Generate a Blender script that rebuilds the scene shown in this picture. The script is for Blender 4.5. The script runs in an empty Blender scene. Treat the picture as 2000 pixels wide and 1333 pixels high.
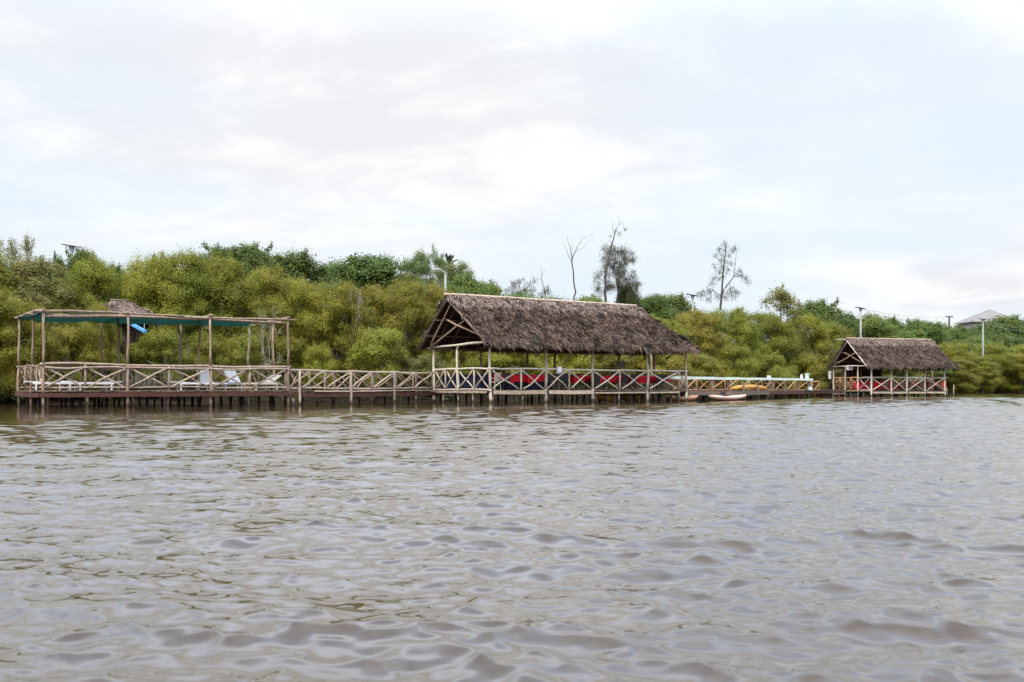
import bpy, math, random
import numpy as np
random.seed(11)
rng = np.random.default_rng(11)
sc = bpy.context.scene
col = sc.collection
R = math.radians
F, HZ, CAMZ = 2400.0, 757.0, 0.85      # focal length in photo pixels, horizon row, eye height over the water

# ------------------------------------------------------------------ helpers
class MB:
    """collects shapes, links them as one mesh object"""
    def __init__(s): s.v = []; s.f = []
    def poly(s, pts, faces):
        n = len(s.v); s.v += [tuple(p) for p in pts]; s.f += [tuple(i + n for i in f) for f in faces]
    def box(s, c, size, ax=None, taper=1.0):
        ax = ax or ((1,0,0),(0,1,0),(0,0,1)); c = np.array(c, float); A = [np.array(a, float) for a in ax]
        hx, hy, hz = size[0]/2, size[1]/2, size[2]/2; P = []
        for sz in (-1, 1):
            t = taper if sz > 0 else 1.0
            for sx, sy in ((-1,-1),(1,-1),(1,1),(-1,1)):
                P.append(c + A[0]*hx*sx*t + A[1]*hy*sy*t + A[2]*hz*sz)
        s.poly(P, [(3,2,1,0),(4,5,6,7),(0,1,5,4),(1,2,6,5),(2,3,7,6),(3,0,4,7)])
    def path(s, pts, radii, n=7, ph=None):
        pts = [np.array(p, float) for p in pts]; P = []; ph = random.random()*6 if ph is None else ph
        for i, p in enumerate(pts):
            d = pts[min(i+1, len(pts)-1)] - pts[max(i-1, 0)]; d = d/(np.linalg.norm(d)+1e-9)
            a = np.array((0,0,1.)) if abs(d[2]) < .8 else np.array((1.,0,0))
            e = np.cross(d, a); e /= np.linalg.norm(e); g = np.cross(d, e)
            for k in range(n):
                t = ph + 2*math.pi*k/n
                P.append(p + (e*math.cos(t) + g*math.sin(t))*radii[i])
        F_ = []
        for i in range(len(pts)-1):
            for k in range(n):
                a, b = i*n+k, i*n+(k+1) % n
                F_.append((a, b, b+n, a+n))
        F_.append(tuple(range(n-1, -1, -1))); F_.append(tuple(range((len(pts)-1)*n, len(pts)*n)))
        s.poly(P, F_)
    def pole(s, a, b, r0, r1=None, wob=.02, seg=None, n=7):
        a = np.array(a, float); b = np.array(b, float); L = np.linalg.norm(b-a); r1 = r0*.85 if r1 is None else r1
        seg = seg or max(2, min(9, int(L/.45)))
        off = np.array([random.gauss(0,1) for _ in range(3)])*wob*.9; off2 = np.array([random.gauss(0,1) for _ in range(3)])*wob*.5
        P = []; RR = []
        for i in range(seg+1):
            t = i/seg
            q = a + (b-a)*t + off*math.sin(math.pi*t) + off2*math.sin(2*math.pi*t)
            if 0 < i < seg: q = q + np.array([random.gauss(0,1) for _ in range(3)])*wob*.22
            P.append(q); RR.append((r0+(r1-r0)*t)*(1+random.uniform(-.1,.1)))
        s.path(P, RR, n)
    def lathe(s, c, prof, n=20):
        P = []
        for r, z in prof:
            for k in range(n):
                t = 2*math.pi*k/n; P.append((c[0]+r*math.cos(t), c[1]+r*math.sin(t), c[2]+z))
        F_ = []
        for i in range(len(prof)-1):
            for k in range(n):
                a, b = i*n+k, i*n+(k+1) % n; F_.append((a, b, b+n, a+n))
        F_.append(tuple(range(n-1,-1,-1))); F_.append(tuple(range((len(prof)-1)*n, len(prof)*n)))
        s.poly(P, F_)
    def build(s, name, mat, parent=None, smooth=False):
        me = bpy.data.meshes.new(name); me.from_pydata(s.v, [], s.f); me.update()
        return link(name, me, mat, parent, smooth)

def link(name, me, mat, parent=None, smooth=False):
    if mat is not None and not me.materials: me.materials.append(mat)
    if smooth: me.polygons.foreach_set('use_smooth', [True]*len(me.polygons))
    o = bpy.data.objects.new(name, me); col.objects.link(o)
    if parent is not None:
        o.parent = parent
        if parent.type == 'EMPTY' or parent.parent is not None:
            pl = parent.location if parent.parent is None else parent.parent.location
            if parent.parent is None: o.location = (-parent.location[0], -parent.location[1], -parent.location[2])
    return o
def npmesh(name, V, nper, mat, parent=None, local=False):
    """V: (faces*nper, 3) separate polygons of nper corners"""
    me = bpy.data.meshes.new(name); nv = len(V); nf = nv//nper
    me.vertices.add(nv); me.vertices.foreach_set('co', np.asarray(V, np.float32).ravel())
    me.loops.add(nv); me.loops.foreach_set('vertex_index', np.arange(nv, dtype=np.int32))
    me.polygons.add(nf); me.polygons.foreach_set('loop_start', np.arange(0, nv, nper, dtype=np.int32))
    me.update(calc_edges=True)
    me.materials.append(mat)
    o = bpy.data.objects.new(name, me); col.objects.link(o)
    if parent is not None:
        o.parent = parent
        if not local and parent.parent is None: o.location = [-c for c in parent.location]
    return o
def tag(o, label, cat, group=None, kind=None):
    if label: o['label'] = label
    if cat: o['category'] = cat
    if group: o['group'] = group
    if kind: o['kind'] = kind
    return o
def thing(name, label, cat, loc=(0,0,0), group=None):
    o = bpy.data.objects.new(name, None); col.objects.link(o); o.location = loc; o.empty_display_size = .2
    return tag(o, label, cat, group)
def copy_tree(o, parent=None):
    c = o.copy(); col.objects.link(c)
    if parent is not None: c.parent = parent
    for ch in list(o.children): copy_tree(ch, c)
    return c
def W(px, Y, z): return np.array(((px-1000)/F*Y, Y, z))
def ZP(py, Y): return CAMZ + (HZ-py)/F*Y
class Frame:
    """a plan frame: origin O, unit u along the front, unit v into the depth"""
    def __init__(s, O, E):
        s.O = np.array(O, float); d = np.array(E, float)-s.O; s.L = np.linalg.norm(d); s.u = d/s.L; s.v = np.array((-s.u[1], s.u[0]))
    def at(s, u, v, z): p = s.O + s.u*u + s.v*v; return np.array((p[0], p[1], z))
    def upx(s, px, v):       # u on the line v where photo column px crosses it
        k = (px-1000)/F; q = s.O + s.v*v
        return (k*q[1]-q[0])/(s.u[0]-k*s.u[1])
    def ax(s): return ((s.u[0], s.u[1], 0), (s.v[0], s.v[1], 0), (0,0,1))

# ------------------------------------------------------------------ materials
def mat(name, base, rough=.8, var=.15, scale=6.0, stretch=(1,1,1), spec=.3, bump=0, island=False, c2=None, objvar=.0):
    m = bpy.data.materials.new(name); m.use_nodes = True; nt = m.node_tree; N = nt.nodes; L = nt.links
    b = N['Principled BSDF']; b.inputs['Roughness'].default_value = rough; b.inputs['Specular IOR Level'].default_value = spec
    tc = N.new('ShaderNodeTexCoord'); mp = N.new('ShaderNodeMapping'); mp.inputs['Scale'].default_value = stretch
    L.new(tc.outputs['Object'], mp.inputs['Vector'])
    nz = N.new('ShaderNodeTexNoise'); nz.inputs['Scale'].default_value = scale; nz.inputs['Detail'].default_value = 5; nz.inputs['Roughness'].default_value = .65
    L.new(mp.outputs[0], nz.inputs['Vector'])
    mx = N.new('ShaderNodeMix'); mx.data_type = 'RGBA'
    c2 = c2 or tuple(c*(1-2.2*var) for c in base); c1 = tuple(min(1, c*(1+1.2*var)) for c in base)
    mx.inputs['A'].default_value = (*c2, 1); mx.inputs['B'].default_value = (*c1, 1)
    fac = nz.outputs['Fac']
    mr = N.new('ShaderNodeMapRange'); mr.inputs['From Min'].default_value = .3; mr.inputs['From Max'].default_value = .7
    L.new(fac, mr.inputs['Value']); fac = mr.outputs[0]
    L.new(fac, mx.inputs['Factor']); out = mx.outputs['Result']
    src = None
    if island: g = N.new('ShaderNodeNewGeometry'); src = g.outputs['Random Per Island']; amt = island
    elif objvar: oi = N.new('ShaderNodeObjectInfo'); src = oi.outputs['Random']; amt = objvar
    if src is not None:
        r = N.new('ShaderNodeMapRange'); r.inputs['To Min'].default_value = 1-amt; r.inputs['To Max'].default_value = 1+amt
        L.new(src, r.inputs['Value'])
        hs = N.new('ShaderNodeHueSaturation'); L.new(r.outputs[0], hs.inputs['Value']); L.new(out, hs.inputs['Color']); out = hs.outputs[0]
    L.new(out, b.inputs['Base Color'])
    if bump:
        bp = N.new('ShaderNodeBump'); bp.inputs['Strength'].default_value = bump; bp.inputs['Distance'].default_value = .02
        L.new(nz.outputs['Fac'], bp.inputs['Height']); L.new(bp.outputs[0], b.inputs['Normal'])
    return m
def leafmat(name, dark, light, yellow, ymix=.35, trans=.3, nscale=.7):
    m = bpy.data.materials.new(name); m.use_nodes = True; nt = m.node_tree; N = nt.nodes; L = nt.links
    N.remove(N['Principled BSDF']); out = N['Material Output']
    g = N.new('ShaderNodeNewGeometry'); oi = N.new('ShaderNodeObjectInfo'); tc = N.new('ShaderNodeTexCoord')
    mx = N.new('ShaderNodeMix'); mx.data_type = 'RGBA'; mx.inputs['A'].default_value = (*dark,1); mx.inputs['B'].default_value = (*light,1)
    L.new(g.outputs['Random Per Island'], mx.inputs['Factor'])
    nz = N.new('ShaderNodeTexNoise'); nz.inputs['Scale'].default_value = nscale; nz.inputs['Detail'].default_value = 3
    ad = N.new('ShaderNodeVectorMath'); ad.operation = 'ADD'
    sc_ = N.new('ShaderNodeVectorMath'); sc_.operation = 'SCALE'; sc_.inputs['Scale'].default_value = 1.0
    cb = N.new('ShaderNodeCombineXYZ'); ml = N.new('ShaderNodeMath'); ml.operation = 'MULTIPLY'; ml.inputs[1].default_value = 57.0
    L.new(oi.outputs['Random'], ml.inputs[0]); L.new(ml.outputs[0], cb.inputs[0]); L.new(ml.outputs[0], cb.inputs[2])
    L.new(tc.outputs['Object'], ad.inputs[0]); L.new(cb.outputs[0], ad.inputs[1]); L.new(ad.outputs[0], nz.inputs['Vector'])
    mr = N.new('ShaderNodeMapRange'); mr.inputs['From Min'].default_value = .42; mr.inputs['From Max'].default_value = .68; mr.inputs['To Max'].default_value = ymix
    L.new(nz.outputs['Fac'], mr.inputs['Value'])
    m2 = N.new('ShaderNodeMix'); m2.data_type = 'RGBA'; m2.inputs['B'].default_value = (*yellow,1)
    L.new(mr.outputs[0], m2.inputs['Factor']); L.new(mx.outputs['Result'], m2.inputs['A'])
    hs = N.new('ShaderNodeHueSaturation'); v = N.new('ShaderNodeMapRange'); v.inputs['To Min'].default_value = .82; v.inputs['To Max'].default_value = 1.18
    h = N.new('ShaderNodeMapRange'); h.inputs['To Min'].default_value = .482; h.inputs['To Max'].default_value = .515
    fr = N.new('ShaderNodeMath'); fr.operation = 'FRACT'; m7 = N.new('ShaderNodeMath'); m7.operation = 'MULTIPLY'; m7.inputs[1].default_value = 7.3
    L.new(oi.outputs['Random'], v.inputs['Value']); L.new(oi.outputs['Random'], m7.inputs[0]); L.new(m7.outputs[0], fr.inputs[0]); L.new(fr.outputs[0], h.inputs['Value'])
    L.new(v.outputs[0], hs.inputs['Value']); L.new(h.outputs[0], hs.inputs['Hue']); L.new(m2.outputs['Result'], hs.inputs['Color'])
    d = N.new('ShaderNodeBsdfPrincipled'); d.inputs['Roughness'].default_value = .55; d.inputs['Specular IOR Level'].default_value = .25
    t = N.new('ShaderNodeBsdfTranslucent'); ms = N.new('ShaderNodeMixShader'); ms.inputs[0].default_value = trans
    L.new(hs.outputs[0], d.inputs['Base Color']); L.new(hs.outputs[0], t.inputs['Color'])
    L.new(d.outputs[0], ms.inputs[1]); L.new(t.outputs[0], ms.inputs[2]); L.new(ms.outputs[0], out.inputs['Surface'])
    return m
M = {
 'pole':   mat('weathered_pole', (.43,.33,.25), .85, .2, 9, (1,1,.35), bump=.4, objvar=.3),
 'brown_pole': mat('brown_pole', (.33,.235,.165), .85, .22, 9, (1,1,.35), bump=.4, objvar=.25),
 'bleached': mat('bleached_pole', (.56,.48,.38), .85, .16, 9, (1,1,.35), bump=.35, objvar=.22),
 'orange_pole': mat('orange_pole', (.45,.24,.12), .85, .2, 9, (1,1,.35), bump=.3, objvar=.25),
 'dark_pole': mat('shaded_dark_pole', (.075,.055,.042), .75, .2, 9, (1,1,.4), objvar=.3),  # dark wood tone carries the shade around pilings and joists
 'piling': mat('stained_piling', (.30,.22,.16), .8, .3, 5, (1,1,1.5), bump=.3, objvar=.35),
 'rust':   mat('red_brown_beam', (.10,.042,.026), .8, .25, 3, (1,1,4), objvar=.2),
 'plank':  mat('deck_plank', (.20,.14,.105), .85, .3, 4, (1,1,1), bump=.3, island=.3),
 'pale_beam': mat('pale_edge_beam', (.50,.38,.27), .85, .2, 2.5, (1,1,5), bump=.3, objvar=.1),
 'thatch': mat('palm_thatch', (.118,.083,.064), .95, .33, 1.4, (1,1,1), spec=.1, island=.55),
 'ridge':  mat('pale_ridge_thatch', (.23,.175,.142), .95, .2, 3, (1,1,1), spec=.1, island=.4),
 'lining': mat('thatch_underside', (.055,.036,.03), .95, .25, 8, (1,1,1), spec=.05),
 'rafter': mat('rafter_pole', (.20,.145,.105), .85, .2, 9, (1,1,.4), objvar=.2),
 'net':    mat('green_shade_net', (.012,.088,.07), .8, .2, 3, (1,1,1)),
 'net_edge': mat('dark_net_edge', (.015,.035,.035), .9, .2, 3),
 'white':  mat('white_plastic', (.80,.79,.78), .45, .05, 3),
 'cream':  mat('cream_plastic', (.74,.68,.52), .5, .06, 3),
 'sign':   mat('sign_white', (.80,.79,.83), .5, .04, 3),
 'signblue': mat('sign_print', (.23,.25,.36), .6, .1, 30),
 'grey':   mat('grey_board', (.25,.24,.28), .7, .12, 5),
 'navy':   mat('navy_cloth', (.011,.013,.032), .9, .25, 4),
 'red':    mat('red_cloth', (.68,.012,.026), .85, .15, 4),
 'bright_red': mat('bright_red_cloth', (.8,.05,.02), .85, .12, 4),
 'crimson': mat('crimson_cloth', (.48,.01,.035), .85, .15, 4),
 'chair':  mat('dark_resin', (.035,.042,.042), .5, .15, 4),
 'chairwood': mat('chair_wood', (.42,.26,.15), .7, .2, 8),
 'mint':   mat('pale_mint_paint', (.74,.83,.70), .6, .08, 2.5, (1,1,1)),
 'mintbox': mat('mint_plastic', (.62,.74,.66), .5, .06, 3),
 'pinkbox': mat('pink_plastic', (.78,.50,.50), .5, .06, 3),
 'kyellow': mat('yellow_hull', (.80,.38,.045), .4, .12, 2.5),
 'kpink':  mat('faded_pink_hull', (.84,.50,.38), .5, .14, 2.5),
 'korange': mat('peach_hull', (.84,.44,.25), .5, .16, 2.0),
 'black':  mat('black_fitting', (.02,.02,.022), .6, .1, 4),
 'concrete': mat('concrete_pole', (.33,.33,.31), .8, .1, 5),
 'metal':  mat('grey_metal', (.30,.31,.33), .45, .1, 5),
 'panel':  mat('solar_panel', (.02,.022,.03), .3, .1, 5),
 'lamp':   mat('lamp_head_white', (.55,.55,.53), .5, .05, 5),
 'tile':   mat('faded_roof_tile', (.23,.205,.195), .85, .14, 1.1, (.4,.4,6), bump=.2),
 'housewall': mat('cream_house_wall', (.45,.41,.36), .85, .06, 3),
 'blue':   mat('blue_panel', (.09,.30,.56), .5, .12, 4),
 'bark':   mat('grey_bark', (.20,.165,.13), .9, .25, 6, (1,1,.4)),
 'twig':   mat('pale_twig', (.36,.31,.25), .9, .2, 6, (1,1,.4), objvar=.15),
 'darkbark': mat('dark_bark', (.085,.072,.065), .9, .25, 6, (1,1,.4)),
 'mud':    mat('bank_mud', (.028,.021,.015), 1.0, .3, .6, spec=0.0),
}
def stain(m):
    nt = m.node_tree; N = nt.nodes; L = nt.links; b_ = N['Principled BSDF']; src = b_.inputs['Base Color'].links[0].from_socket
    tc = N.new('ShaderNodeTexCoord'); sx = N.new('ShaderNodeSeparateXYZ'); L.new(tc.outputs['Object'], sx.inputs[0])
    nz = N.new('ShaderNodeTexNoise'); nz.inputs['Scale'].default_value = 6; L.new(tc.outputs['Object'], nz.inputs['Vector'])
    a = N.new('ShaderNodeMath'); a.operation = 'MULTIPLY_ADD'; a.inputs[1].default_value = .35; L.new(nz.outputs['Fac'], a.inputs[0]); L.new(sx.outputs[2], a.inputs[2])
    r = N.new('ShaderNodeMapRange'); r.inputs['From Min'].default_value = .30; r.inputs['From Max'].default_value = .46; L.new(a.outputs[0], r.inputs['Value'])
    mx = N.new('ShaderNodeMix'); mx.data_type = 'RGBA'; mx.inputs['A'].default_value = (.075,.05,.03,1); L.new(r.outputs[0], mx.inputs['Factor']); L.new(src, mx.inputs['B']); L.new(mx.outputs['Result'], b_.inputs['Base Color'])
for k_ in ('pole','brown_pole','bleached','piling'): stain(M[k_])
def translucent(m, f):
    nt = m.node_tree; N = nt.nodes; L = nt.links; b_ = N['Principled BSDF']; t = N.new('ShaderNodeBsdfTranslucent'); s = N.new('ShaderNodeMixShader'); s.inputs[0].default_value = f
    L.new(b_.inputs['Base Color'].links[0].from_socket, t.inputs['Color']); L.new(b_.outputs[0], s.inputs[1]); L.new(t.outputs[0], s.inputs[2]); L.new(s.outputs[0], N['Material Output'].inputs['Surface'])
translucent(M['net'], .2)
M['mangrove'] = leafmat('mangrove_leaves', (.17,.178,.019), (.24,.246,.026), (.32,.28,.032), .42, .34)
M['yellowbush'] = leafmat('yellowing_leaves', (.14,.14,.014), (.25,.235,.024), (.35,.27,.028), .55, .24)
M['dusty'] = leafmat('dusty_olive_leaves', (.11,.12,.03), (.19,.19,.045), (.26,.22,.06), .5, .3)
M['broad'] = leafmat('dark_green_leaves', (.055,.09,.015), (.11,.16,.023), (.15,.18,.027), .5, .28)
M['fresh'] = leafmat('fresh_green_leaves', (.075,.13,.02), (.14,.21,.035), (.2,.22,.04), .5, .32)
M['feather'] = leafmat('feathery_leaves', (.09,.13,.035), (.17,.21,.055), (.2,.22,.06), .5, .3)
M['needle'] = leafmat('drooping_needles', (.085,.095,.05), (.155,.15,.08), (.19,.165,.085), .5, .3)
M['palm'] = leafmat('palm_fronds', (.03,.038,.03), (.055,.06,.045), (.07,.07,.05), .4, .2)
M['under'] = leafmat('undergrowth_leaves', (.022,.03,.008), (.05,.058,.012), (.07,.062,.015), .4, .3)  # leaf colour darkened so the bank behind the decks reads as shade

# ------------------------------------------------------------------ camera, light, sky
cam = bpy.data.cameras.new('camera'); co = bpy.data.objects.new('camera', cam); col.objects.link(co)
co.location = (0, 0, CAMZ); co.rotation_euler = (R(90), 0, 0)
cam.sensor_width = 36; cam.lens = 36*F/2000; cam.shift_y = (HZ-666.5)/2000; cam.clip_end = 5000; cam.clip_start = .1
cam.dof.use_dof = True; cam.dof.focus_distance = 66; cam.dof.aperture_fstop = 6.3
sc.camera = co
SUN_EL, SUN_AZ = 52, 205          # azimuth clockwise from +Y: high behind the viewer, a little to the left
sun = bpy.data.lights.new('sun', 'SUN'); so = bpy.data.objects.new('sun', sun); col.objects.link(so)
sun.energy = 2.3; sun.angle = R(12); sun.color = (1, .90, .76)
so.rotation_euler = (R(90-SUN_EL), 0, R(180-SUN_AZ)); so.location = (-20, -40, 60)
w = bpy.data.worlds.new('World'); sc.world = w; w.use_nodes = True; nt = w.node_tree; N = nt.nodes; L = nt.links
bg = N['Background']; bg.inputs['Strength'].default_value = .1
sky = N.new('ShaderNodeTexSky'); sky.sky_type = 'NISHITA'; sky.sun_disc = False; sky.sun_elevation = R(SUN_EL); sky.sun_rotation = R(SUN_AZ)
sky.dust_density = 2.0
tc = N.new('ShaderNodeTexCoord'); sp = N.new('ShaderNodeSeparateXYZ'); L.new(tc.outputs['Generated'], sp.inputs[0])
def math_(op, a, b=None, clamp=False):
    n = N.new('ShaderNodeMath'); n.operation = op; n.use_clamp = clamp
    for i, x in enumerate((a, b)):
        if x is None: continue
        if hasattr(x, 'links'): L.new(x, n.inputs[i])
        else: n.inputs[i].default_value = x
    return n.outputs[0]
zc = math_('MAXIMUM', sp.outputs[2], 0.0)
den = math_('ADD', zc, .16)
cx = math_('DIVIDE', sp.outputs[0], den); cy = math_('DIVIDE', sp.outputs[1], den)
cv = N.new('ShaderNodeCombineXYZ'); L.new(cx, cv.inputs[0]); L.new(cy, cv.inputs[1])
def noise(vec, scale, detail, rough, off=(0,0,0), dist=0.0):
    mp = N.new('ShaderNodeMapping'); mp.inputs['Location'].default_value = off; L.new(vec, mp.inputs['Vector'])
    n = N.new('ShaderNodeTexNoise'); n.inputs['Scale'].default_value = scale; n.inputs['Detail'].default_value = detail
    n.inputs['Roughness'].default_value = rough; n.inputs['Distortion'].default_value = dist; L.new(mp.outputs[0], n.inputs['Vector']); return n.outputs['Fac']
def ramp(fac, a, b):
    n = N.new('ShaderNodeMapRange'); n.interpolation_type = 'SMOOTHSTEP'; n.inputs['From Min'].default_value = a; n.inputs['From Max'].default_value = b
    L.new(fac, n.inputs['Value']); return n.outputs[0]
def mix(fac, A, B):
    n = N.new('ShaderNodeMix'); n.data_type = 'RGBA'
    for k, x in (('Factor', fac), ('A', A), ('B', B)):
        if hasattr(x, 'links'): L.new(x, n.inputs[k])
        else: n.inputs[k].default_value = x if k == 'Factor' else (*x, 1)
    return n.outputs['Result']
shade = ramp(math_('ADD', math_('MULTIPLY', noise(cv.outputs[0], .9, 6, .6, (3.1,1.7,0), .3), .55), math_('MULTIPLY', noise(cv.outputs[0], 2.3, 7, .62, (1.3,8.1,2), .5), .45)), .40, .60)
cover = ramp(noise(cv.outputs[0], .5, 6, .55, (7.3,-2.2,4), .4), .42, .64)
cloud = mix(shade, (7.75,7.88,8.2), (9.9,9.85,9.75))
veil = mix(math_('SUBTRACT', .85, math_('MULTIPLY', ramp(zc, .2, .6), .45)), sky.outputs[0], (8.1,8.95,9.9))
skyc = mix(cover, veil, cloud)
# an overcast sky is brighter overhead than at the horizon
gain = math_('ADD', 1.0, math_('MULTIPLY', ramp(zc, .25, .55), 2.3))
vm = N.new('ShaderNodeVectorMath'); vm.operation = 'SCALE'; L.new(skyc, vm.inputs[0]); L.new(gain, vm.inputs['Scale'])
tint = mix(ramp(zc, .24, .5), (1,1,1), (.90,.97,1.09)); tm = N.new('ShaderNodeVectorMath'); tm.operation = 'MULTIPLY'   # thinner, bluer cloud overhead
L.new(vm.outputs[0], tm.inputs[0]); L.new(tint, tm.inputs[1]); L.new(tm.outputs[0], bg.inputs['Color'])
sc.view_settings.view_transform = 'Standard'; sc.view_settings.look = 'None'; sc.view_settings.exposure = .15; sc.view_settings.gamma = 1
cy_ = sc.cycles if hasattr(sc, 'cycles') else None
sc.render.engine = 'CYCLES'; sc.cycles.max_bounces = 6; sc.cycles.diffuse_bounces = 3; sc.cycles.use_denoising = True
sc.cycles.caustics_reflective = False; sc.cycles.caustics_refractive = False

# ------------------------------------------------------------------ water
def build_water():
    r = np.concatenate([1.5*np.exp(np.linspace(0, math.log(170/1.5), 1700)), 170*np.exp(np.linspace(0, math.log(9), 60))[1:]]); nr = len(r)
    fine = np.arange(-.46, .4601, .0023); wing = np.arange(.464, 1.05, .004); coarse = np.linspace(1.05, 2*math.pi-1.05, 60)[:-1]
    th = np.concatenate([-wing[::-1], fine, wing, coarse]); nc = len(th)
    Rr, Th = np.meshgrid(r, th, indexing='ij'); X = Rr*np.sin(Th); Y = Rr*np.cos(Th)
    sp = np.maximum(np.where(Rr < 170, Rr*.0028, Rr*.037), np.minimum(np.where(np.abs(Th) <= .462, Rr*.0023, np.where(np.abs(Th) <= 1.05, Rr*.004, Rr*.07)), 50))
    Z = np.zeros_like(X); DX = np.zeros_like(X); DY = np.zeros_like(X)
    g = np.random.default_rng(5)
    lam = np.exp(np.linspace(math.log(.08), math.log(2.6), 124))
    big = 1.0 + .35*np.sin(X*.09+Y*.05+1)*np.sin(X*.031-Y*.06)
    lw = np.interp(X, [-25,-8,2,12,30], [26,22,15,8,3]); t_ = np.clip(((shore(X)-Y-11)/lw-.6)/.9, 0, 1); big *= .15+.85*t_*t_*(3-2*t_)      # the lee of the docks is calmer
    for l in lam:
        a0 = g.normal(R(-99), R(27 if l > .33 else 44)); k = 2*math.pi/l
        slope = .0315*(.7 if l < .11 else 1.2 if l < .34 else .9 if l < .6 else .68 if l < 1.0 else .38)
        A = slope/k; ph = g.uniform(0, 6.28)
        att = np.clip((l/sp-2.2)/3.0, 0, 1)*big
        b0 = a0+g.normal(0, 1.0); kp = k/g.uniform(4, 9); att = att*np.clip(.75+.85*np.sin(kp*(X*math.cos(b0)+Y*math.sin(b0))+g.uniform(0,6.28)), 0, 2)
        p = k*(X*math.cos(a0)+Y*math.sin(a0)) + ph + 1.0*np.sin(X*.33/l**.5+ph)*np.cos(Y*.19/l**.5+ph*2)
        Z += att*A*np.cos(p); q = 1.2*att*A*np.sin(p)
        DX -= q*math.cos(a0); DY -= q*math.sin(a0)
    V = np.stack([X+DX, Y+DY, Z], -1).reshape(-1, 3)
    V = np.concatenate([V, [[0,0,0]]]); ci = len(V)-1
    i = np.arange(nr-1)[:,None]; j = np.arange(nc)[None,:]; j2 = (j+1) % nc
    Q = np.stack([i*nc+j, i*nc+j2, (i+1)*nc+j2, (i+1)*nc+j], -1).reshape(-1, 4)[:, ::-1]
    T = np.stack([np.full(nc, ci), (np.arange(nc)+1) % nc, np.arange(nc)], -1)[:, ::-1]
    me = bpy.data.meshes.new('water')
    me.vertices.add(len(V)); me.vertices.foreach_set('co', V.astype(np.float32).ravel())
    li = np.concatenate([Q.ravel(), T.ravel()]).astype(np.int32)
    me.loops.add(len(li)); me.loops.foreach_set('vertex_index', li)
    st = np.concatenate([np.arange(0, len(Q)*4, 4), len(Q)*4+np.arange(0, len(T)*3, 3)]).astype(np.int32)
    me.polygons.add(len(st)); me.polygons.foreach_set('loop_start', st); me.update(calc_edges=True)
    m = bpy.data.materials.new('murky_water'); m.use_nodes = True; N = m.node_tree.nodes; L = m.node_tree.links; b = N['Principled BSDF']
    b.inputs['Base Color'].default_value = (.053,.035,.016,1); b.inputs['Roughness'].default_value = .04; b.inputs['IOR'].default_value = 1.48
    tc = N.new('ShaderNodeTexCoord'); prev = None
    for sx, sy, scale, dist in ((1,1.6,7,.004),):
        mp = N.new('ShaderNodeMapping'); mp.inputs['Scale'].default_value = (sx, sy, 1); mp.inputs['Rotation'].default_value = (0,0,R(9)); L.new(tc.outputs['Object'], mp.inputs['Vector'])
        nz = N.new('ShaderNodeTexNoise'); nz.inputs['Scale'].default_value = scale; nz.inputs['Detail'].default_value = 3; L.new(mp.outputs[0], nz.inputs['Vector'])
        bp = N.new('ShaderNodeBump'); bp.inputs['Strength'].default_value = .55; bp.inputs['Distance'].default_value = dist
        L.new(nz.outputs['Fac'], bp.inputs['Height'])
        if prev is not None: L.new(prev, bp.inputs['Normal'])
        prev = bp.outputs[0]
    L.new(prev, b.inputs['Normal'])
    o = link('water', me, m, None, True)
    tag(o, 'murky brown lagoon water with small wind ripples', 'water', kind='structure')

# ------------------------------------------------------------------ terrain
SH = [(-400,20),(-60,49),(-27,57.2),(-20,62.6),(-12,68),(-5,73.3),(2,78),(10,85),(17,99.5),(30,123),(45,152),(67,184),(84,200),(140,262),(500,560)]
def shore(x): return np.interp(x, [p[0] for p in SH], [p[1] for p in SH])
build_water()
def ground_z(x, y):
    d = (np.asarray(y)-shore(x))*.82
    return np.interp(d, [-60,-6,0,3,12,30,60,110,400,2500], [-3,-1.4,-.05,.35,.9,3.6,7.0,8.2,9.5,12])
xs = np.concatenate([np.linspace(-2500,-160,14), np.linspace(-140,260,120), np.linspace(290,2500,14)])
ys = np.concatenate([np.linspace(20,330,150), np.linspace(345,2500,16)])
gx, gy = np.meshgrid(xs, ys, indexing='ij'); gz = ground_z(gx, gy) + .12*np.sin(gx*.9)*np.cos(gy*.7)
gV = np.stack([gx,gy,gz], -1).reshape(-1,3); ny = len(ys)
gF = [(i*ny+j, (i+1)*ny+j, (i+1)*ny+j+1, i*ny+j+1) for i in range(len(xs)-1) for j in range(ny-1)]
gm = bpy.data.meshes.new('ground'); gm.from_pydata(gV.tolist(), [], gF)
tag(link('ground', gm, M['mud'], None, True), 'dark muddy bank rising to a low wooded hill', 'ground', kind='structure')

# ------------------------------------------------------------------ trees
def unit(a): return a/(np.linalg.norm(a, axis=-1, keepdims=True)+1e-9)
def leaves(C, Nn, ln, wd, g, tang=None):
    n = len(C); Nn = unit(Nn)
    T = g.normal(size=(n,3)) if tang is None else tang
    T = unit(T - Nn*np.sum(T*Nn, -1, keepdims=True)); B = np.cross(Nn, T)
    l = (ln*g.uniform(.65,1.3,(n,1)))/2; w_ = (wd*g.uniform(.65,1.3,(n,1)))/2
    return np.stack([C-T*l, C+B*w_-T*l*.1, C+T*l, C-B*w_-T*l*.1], 1).reshape(-1,3)
def clump_leaves(g, cen, rc, n, flat=.8, up=.35):
    d = unit(g.normal(size=(n,3))); d[:,2] = np.where((d[:,2] < -.1) & (g.random(n) < .6), -d[:,2], d[:,2])
    lob = 1 + .28*np.sin(d[:,:1]*5+g.uniform(0,6)) * np.sin(d[:,1:2]*5+g.uniform(0,6)) + .2*g.normal(size=(n,1))
    r = rc*(.35+.65*g.random((n,1))**.45)*lob
    P = cen + d*r*np.array([1,1,flat])
    return P, d*1.15 + g.normal(size=(n,3))*.42 + np.array([0,0,up])
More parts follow.
